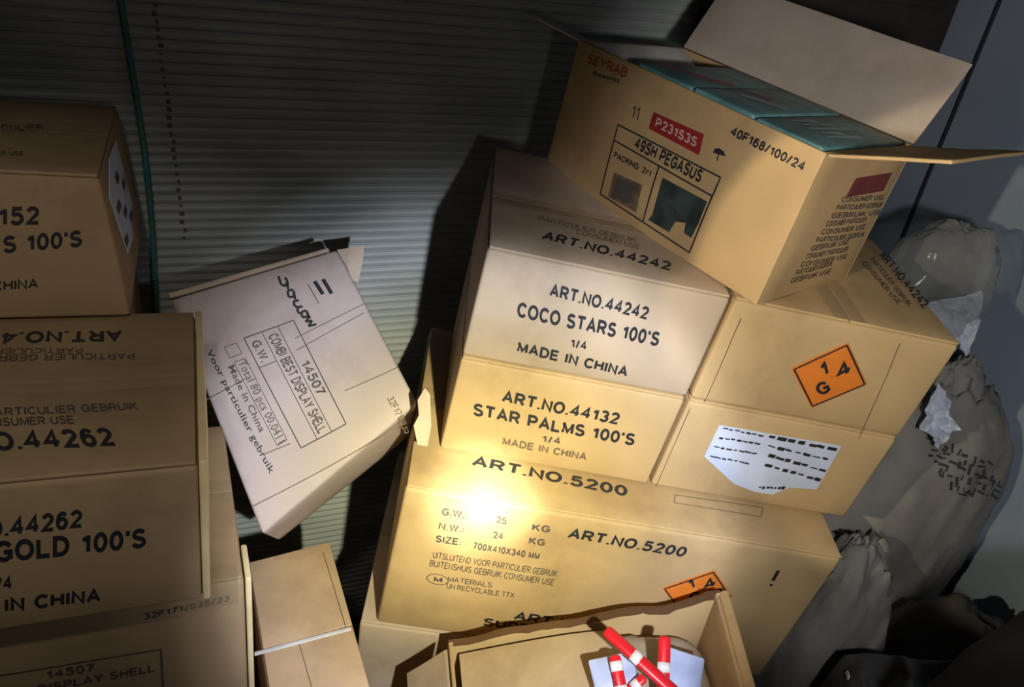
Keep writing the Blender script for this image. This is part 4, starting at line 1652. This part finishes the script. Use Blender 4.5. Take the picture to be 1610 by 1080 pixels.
# black plastic sheet over the pile on the floor
bm = bmesh.new()
NX, NY = 60, 60
xa, xb, ya, yb = 0.625, 1.15, 0.855, 1.01
gv = []
for j in range(NY + 1):
    row = []
    for i in range(NX + 1):
        x = xa + (xb - xa) * i / NX; y = ya + (yb - ya) * j / NY
        u = (i / NX); v = (j / NY)
        edge = min(u, 1 - u, v, 1 - v)
        h = -1.13 + 0.04 * noise.noise(Vector((x * 4, y * 4, 1))) + 0.022 * (1 - 2 * abs(noise.noise(Vector((x * 9, y * 9, 7))))) + 0.008 * noise.noise(Vector((x * 25, y * 25, 3)))
        f = min(1, edge / 0.12)
        f = f * f * (3 - 2 * f)
        z = -1.81 + (h + 1.81) * f
        row.append(bm.verts.new(WP((x, y, z))))
    gv.append(row)
for j in range(NY):
    for i in range(NX):
        f = bm.faces.new((gv[j][i], gv[j][i + 1], gv[j + 1][i + 1], gv[j + 1][i])); f.smooth = True
m, nt, b = newmat('black_plastic_film')
noise_color(nt, b, (0.03, 0.03, 0.032), (0.075, 0.075, 0.08), 12)
b.inputs['Roughness'].default_value = 0.33
BLACKP = m
sheet = tag(link_mesh('plastic_sheet', bm, [m], None, WP((0.9, 0.9, -1.82))), 'crinkled black plastic sheet with pale specks on the floor right of the open front carton', 'sheet')

# pale scraps lying on the sheet
SPECK = plain('pale_scrap', (0.55, 0.55, 0.56), 0.6)
scrap_labels = {(1198, 998): 'pale scrap on the black sheet closest to the wide lettered carton', (1243, 1022): 'dull pale scrap on the black sheet, between two brighter scraps',
                (1200, 1058): 'bright pale scrap on the black sheet beside the front carton edge', (1337, 1062): 'pale scrap on the black sheet, farthest right of the scraps'}
for (px, py), lab_ in scrap_labels.items():
    h = ray_hit(sheet, px, py)
    if h[0] is None: continue
    nrm = h[1] if h[1].z > 0 else -h[1]
    bm = bmesh.new()
    p0 = np.array(h[0]) + np.array(nrm) * 0.004
    rr = random.Random(px)
    ang = rr.uniform(0, 3)
    ex = np.array([math.cos(ang), math.sin(ang), 0]); ex -= np.array(nrm) * (ex @ np.array(nrm)); ey = np.cross(np.array(nrm), ex)
    rgrid(bm, (-0.008, -0.0035, -0.0015), (0.008, 0.0035, 0.0015), lambda p: Vector(p0 + ex * p[0] * (1 - 40 * abs(p[1])) + ey * (p[1] + 20 * p[0] ** 2) + np.array(nrm) * p[2]), 0.001, 0.004)
    tag(link_mesh('paper_scrap', bm, [SPECK], None, p0), lab_, 'scrap', 'pale scraps on the black sheet')

# black sack at the right edge, close to the viewer
bm = bmesh.new()
cbs = WP((0.82, 0.66, -1.22))
blob(bm, cbs, np.array((0.20, 0.17, 0.59)) * K, 48, 40, 2.6, 0.07, 0.02, 63, None, None, 1.5)
tag(link_mesh('black_sack', bm, [plain('matt_black_plastic', (0.004, 0.004, 0.005), 0.8, spec=0.2)], None, cbs), 'matt black bulging sack at the right edge, nearest the viewer', 'sack')

# ================================================================== the green cord in front of the shutter
def cord(pxs, name, label, rad, mat):
    pts = []
    for px, py in pxs:
        v = ray(px, py)
        pts.append(WP(v * (WALL_N - 0.02) / (WN @ v)))
    bm = bmesh.new()
    rings = []
    for i, p in enumerate(pts):
        d = pts[min(i + 1, len(pts) - 1)] - pts[max(i - 1, 0)]
        d = d / np.linalg.norm(d)
        sx = np.cross(d, WN); sx /= np.linalg.norm(sx); sy = np.cross(sx, d)
        rings.append([bm.verts.new(p + (sx * math.cos(w) + sy * math.sin(w)) * rad) for w in np.linspace(0, 2 * math.pi, 11)[:-1]])
    for r0, r1 in zip(rings[:-1], rings[1:]):
        for i in range(10):
            f = bm.faces.new((r0[i], r0[(i + 1) % 10], r1[(i + 1) % 10], r1[i])); f.smooth = True
    bm.faces.new(rings[0]); bm.faces.new(rings[-1][::-1])
    return tag(link_mesh(name, bm, [mat], None, pts[-1]), label, 'cord')


cord([(170, -160), (180, -80), (190, 0), (203, 80), (214, 150), (226, 230), (234, 300), (240, 370), (243, 440), (246, 520)], 'hanging_cord',
     'thin teal cord hanging down the ribbed shutter behind the left stack', 0.0042, plain('teal_cord', (0.05, 0.20, 0.21), 0.6))
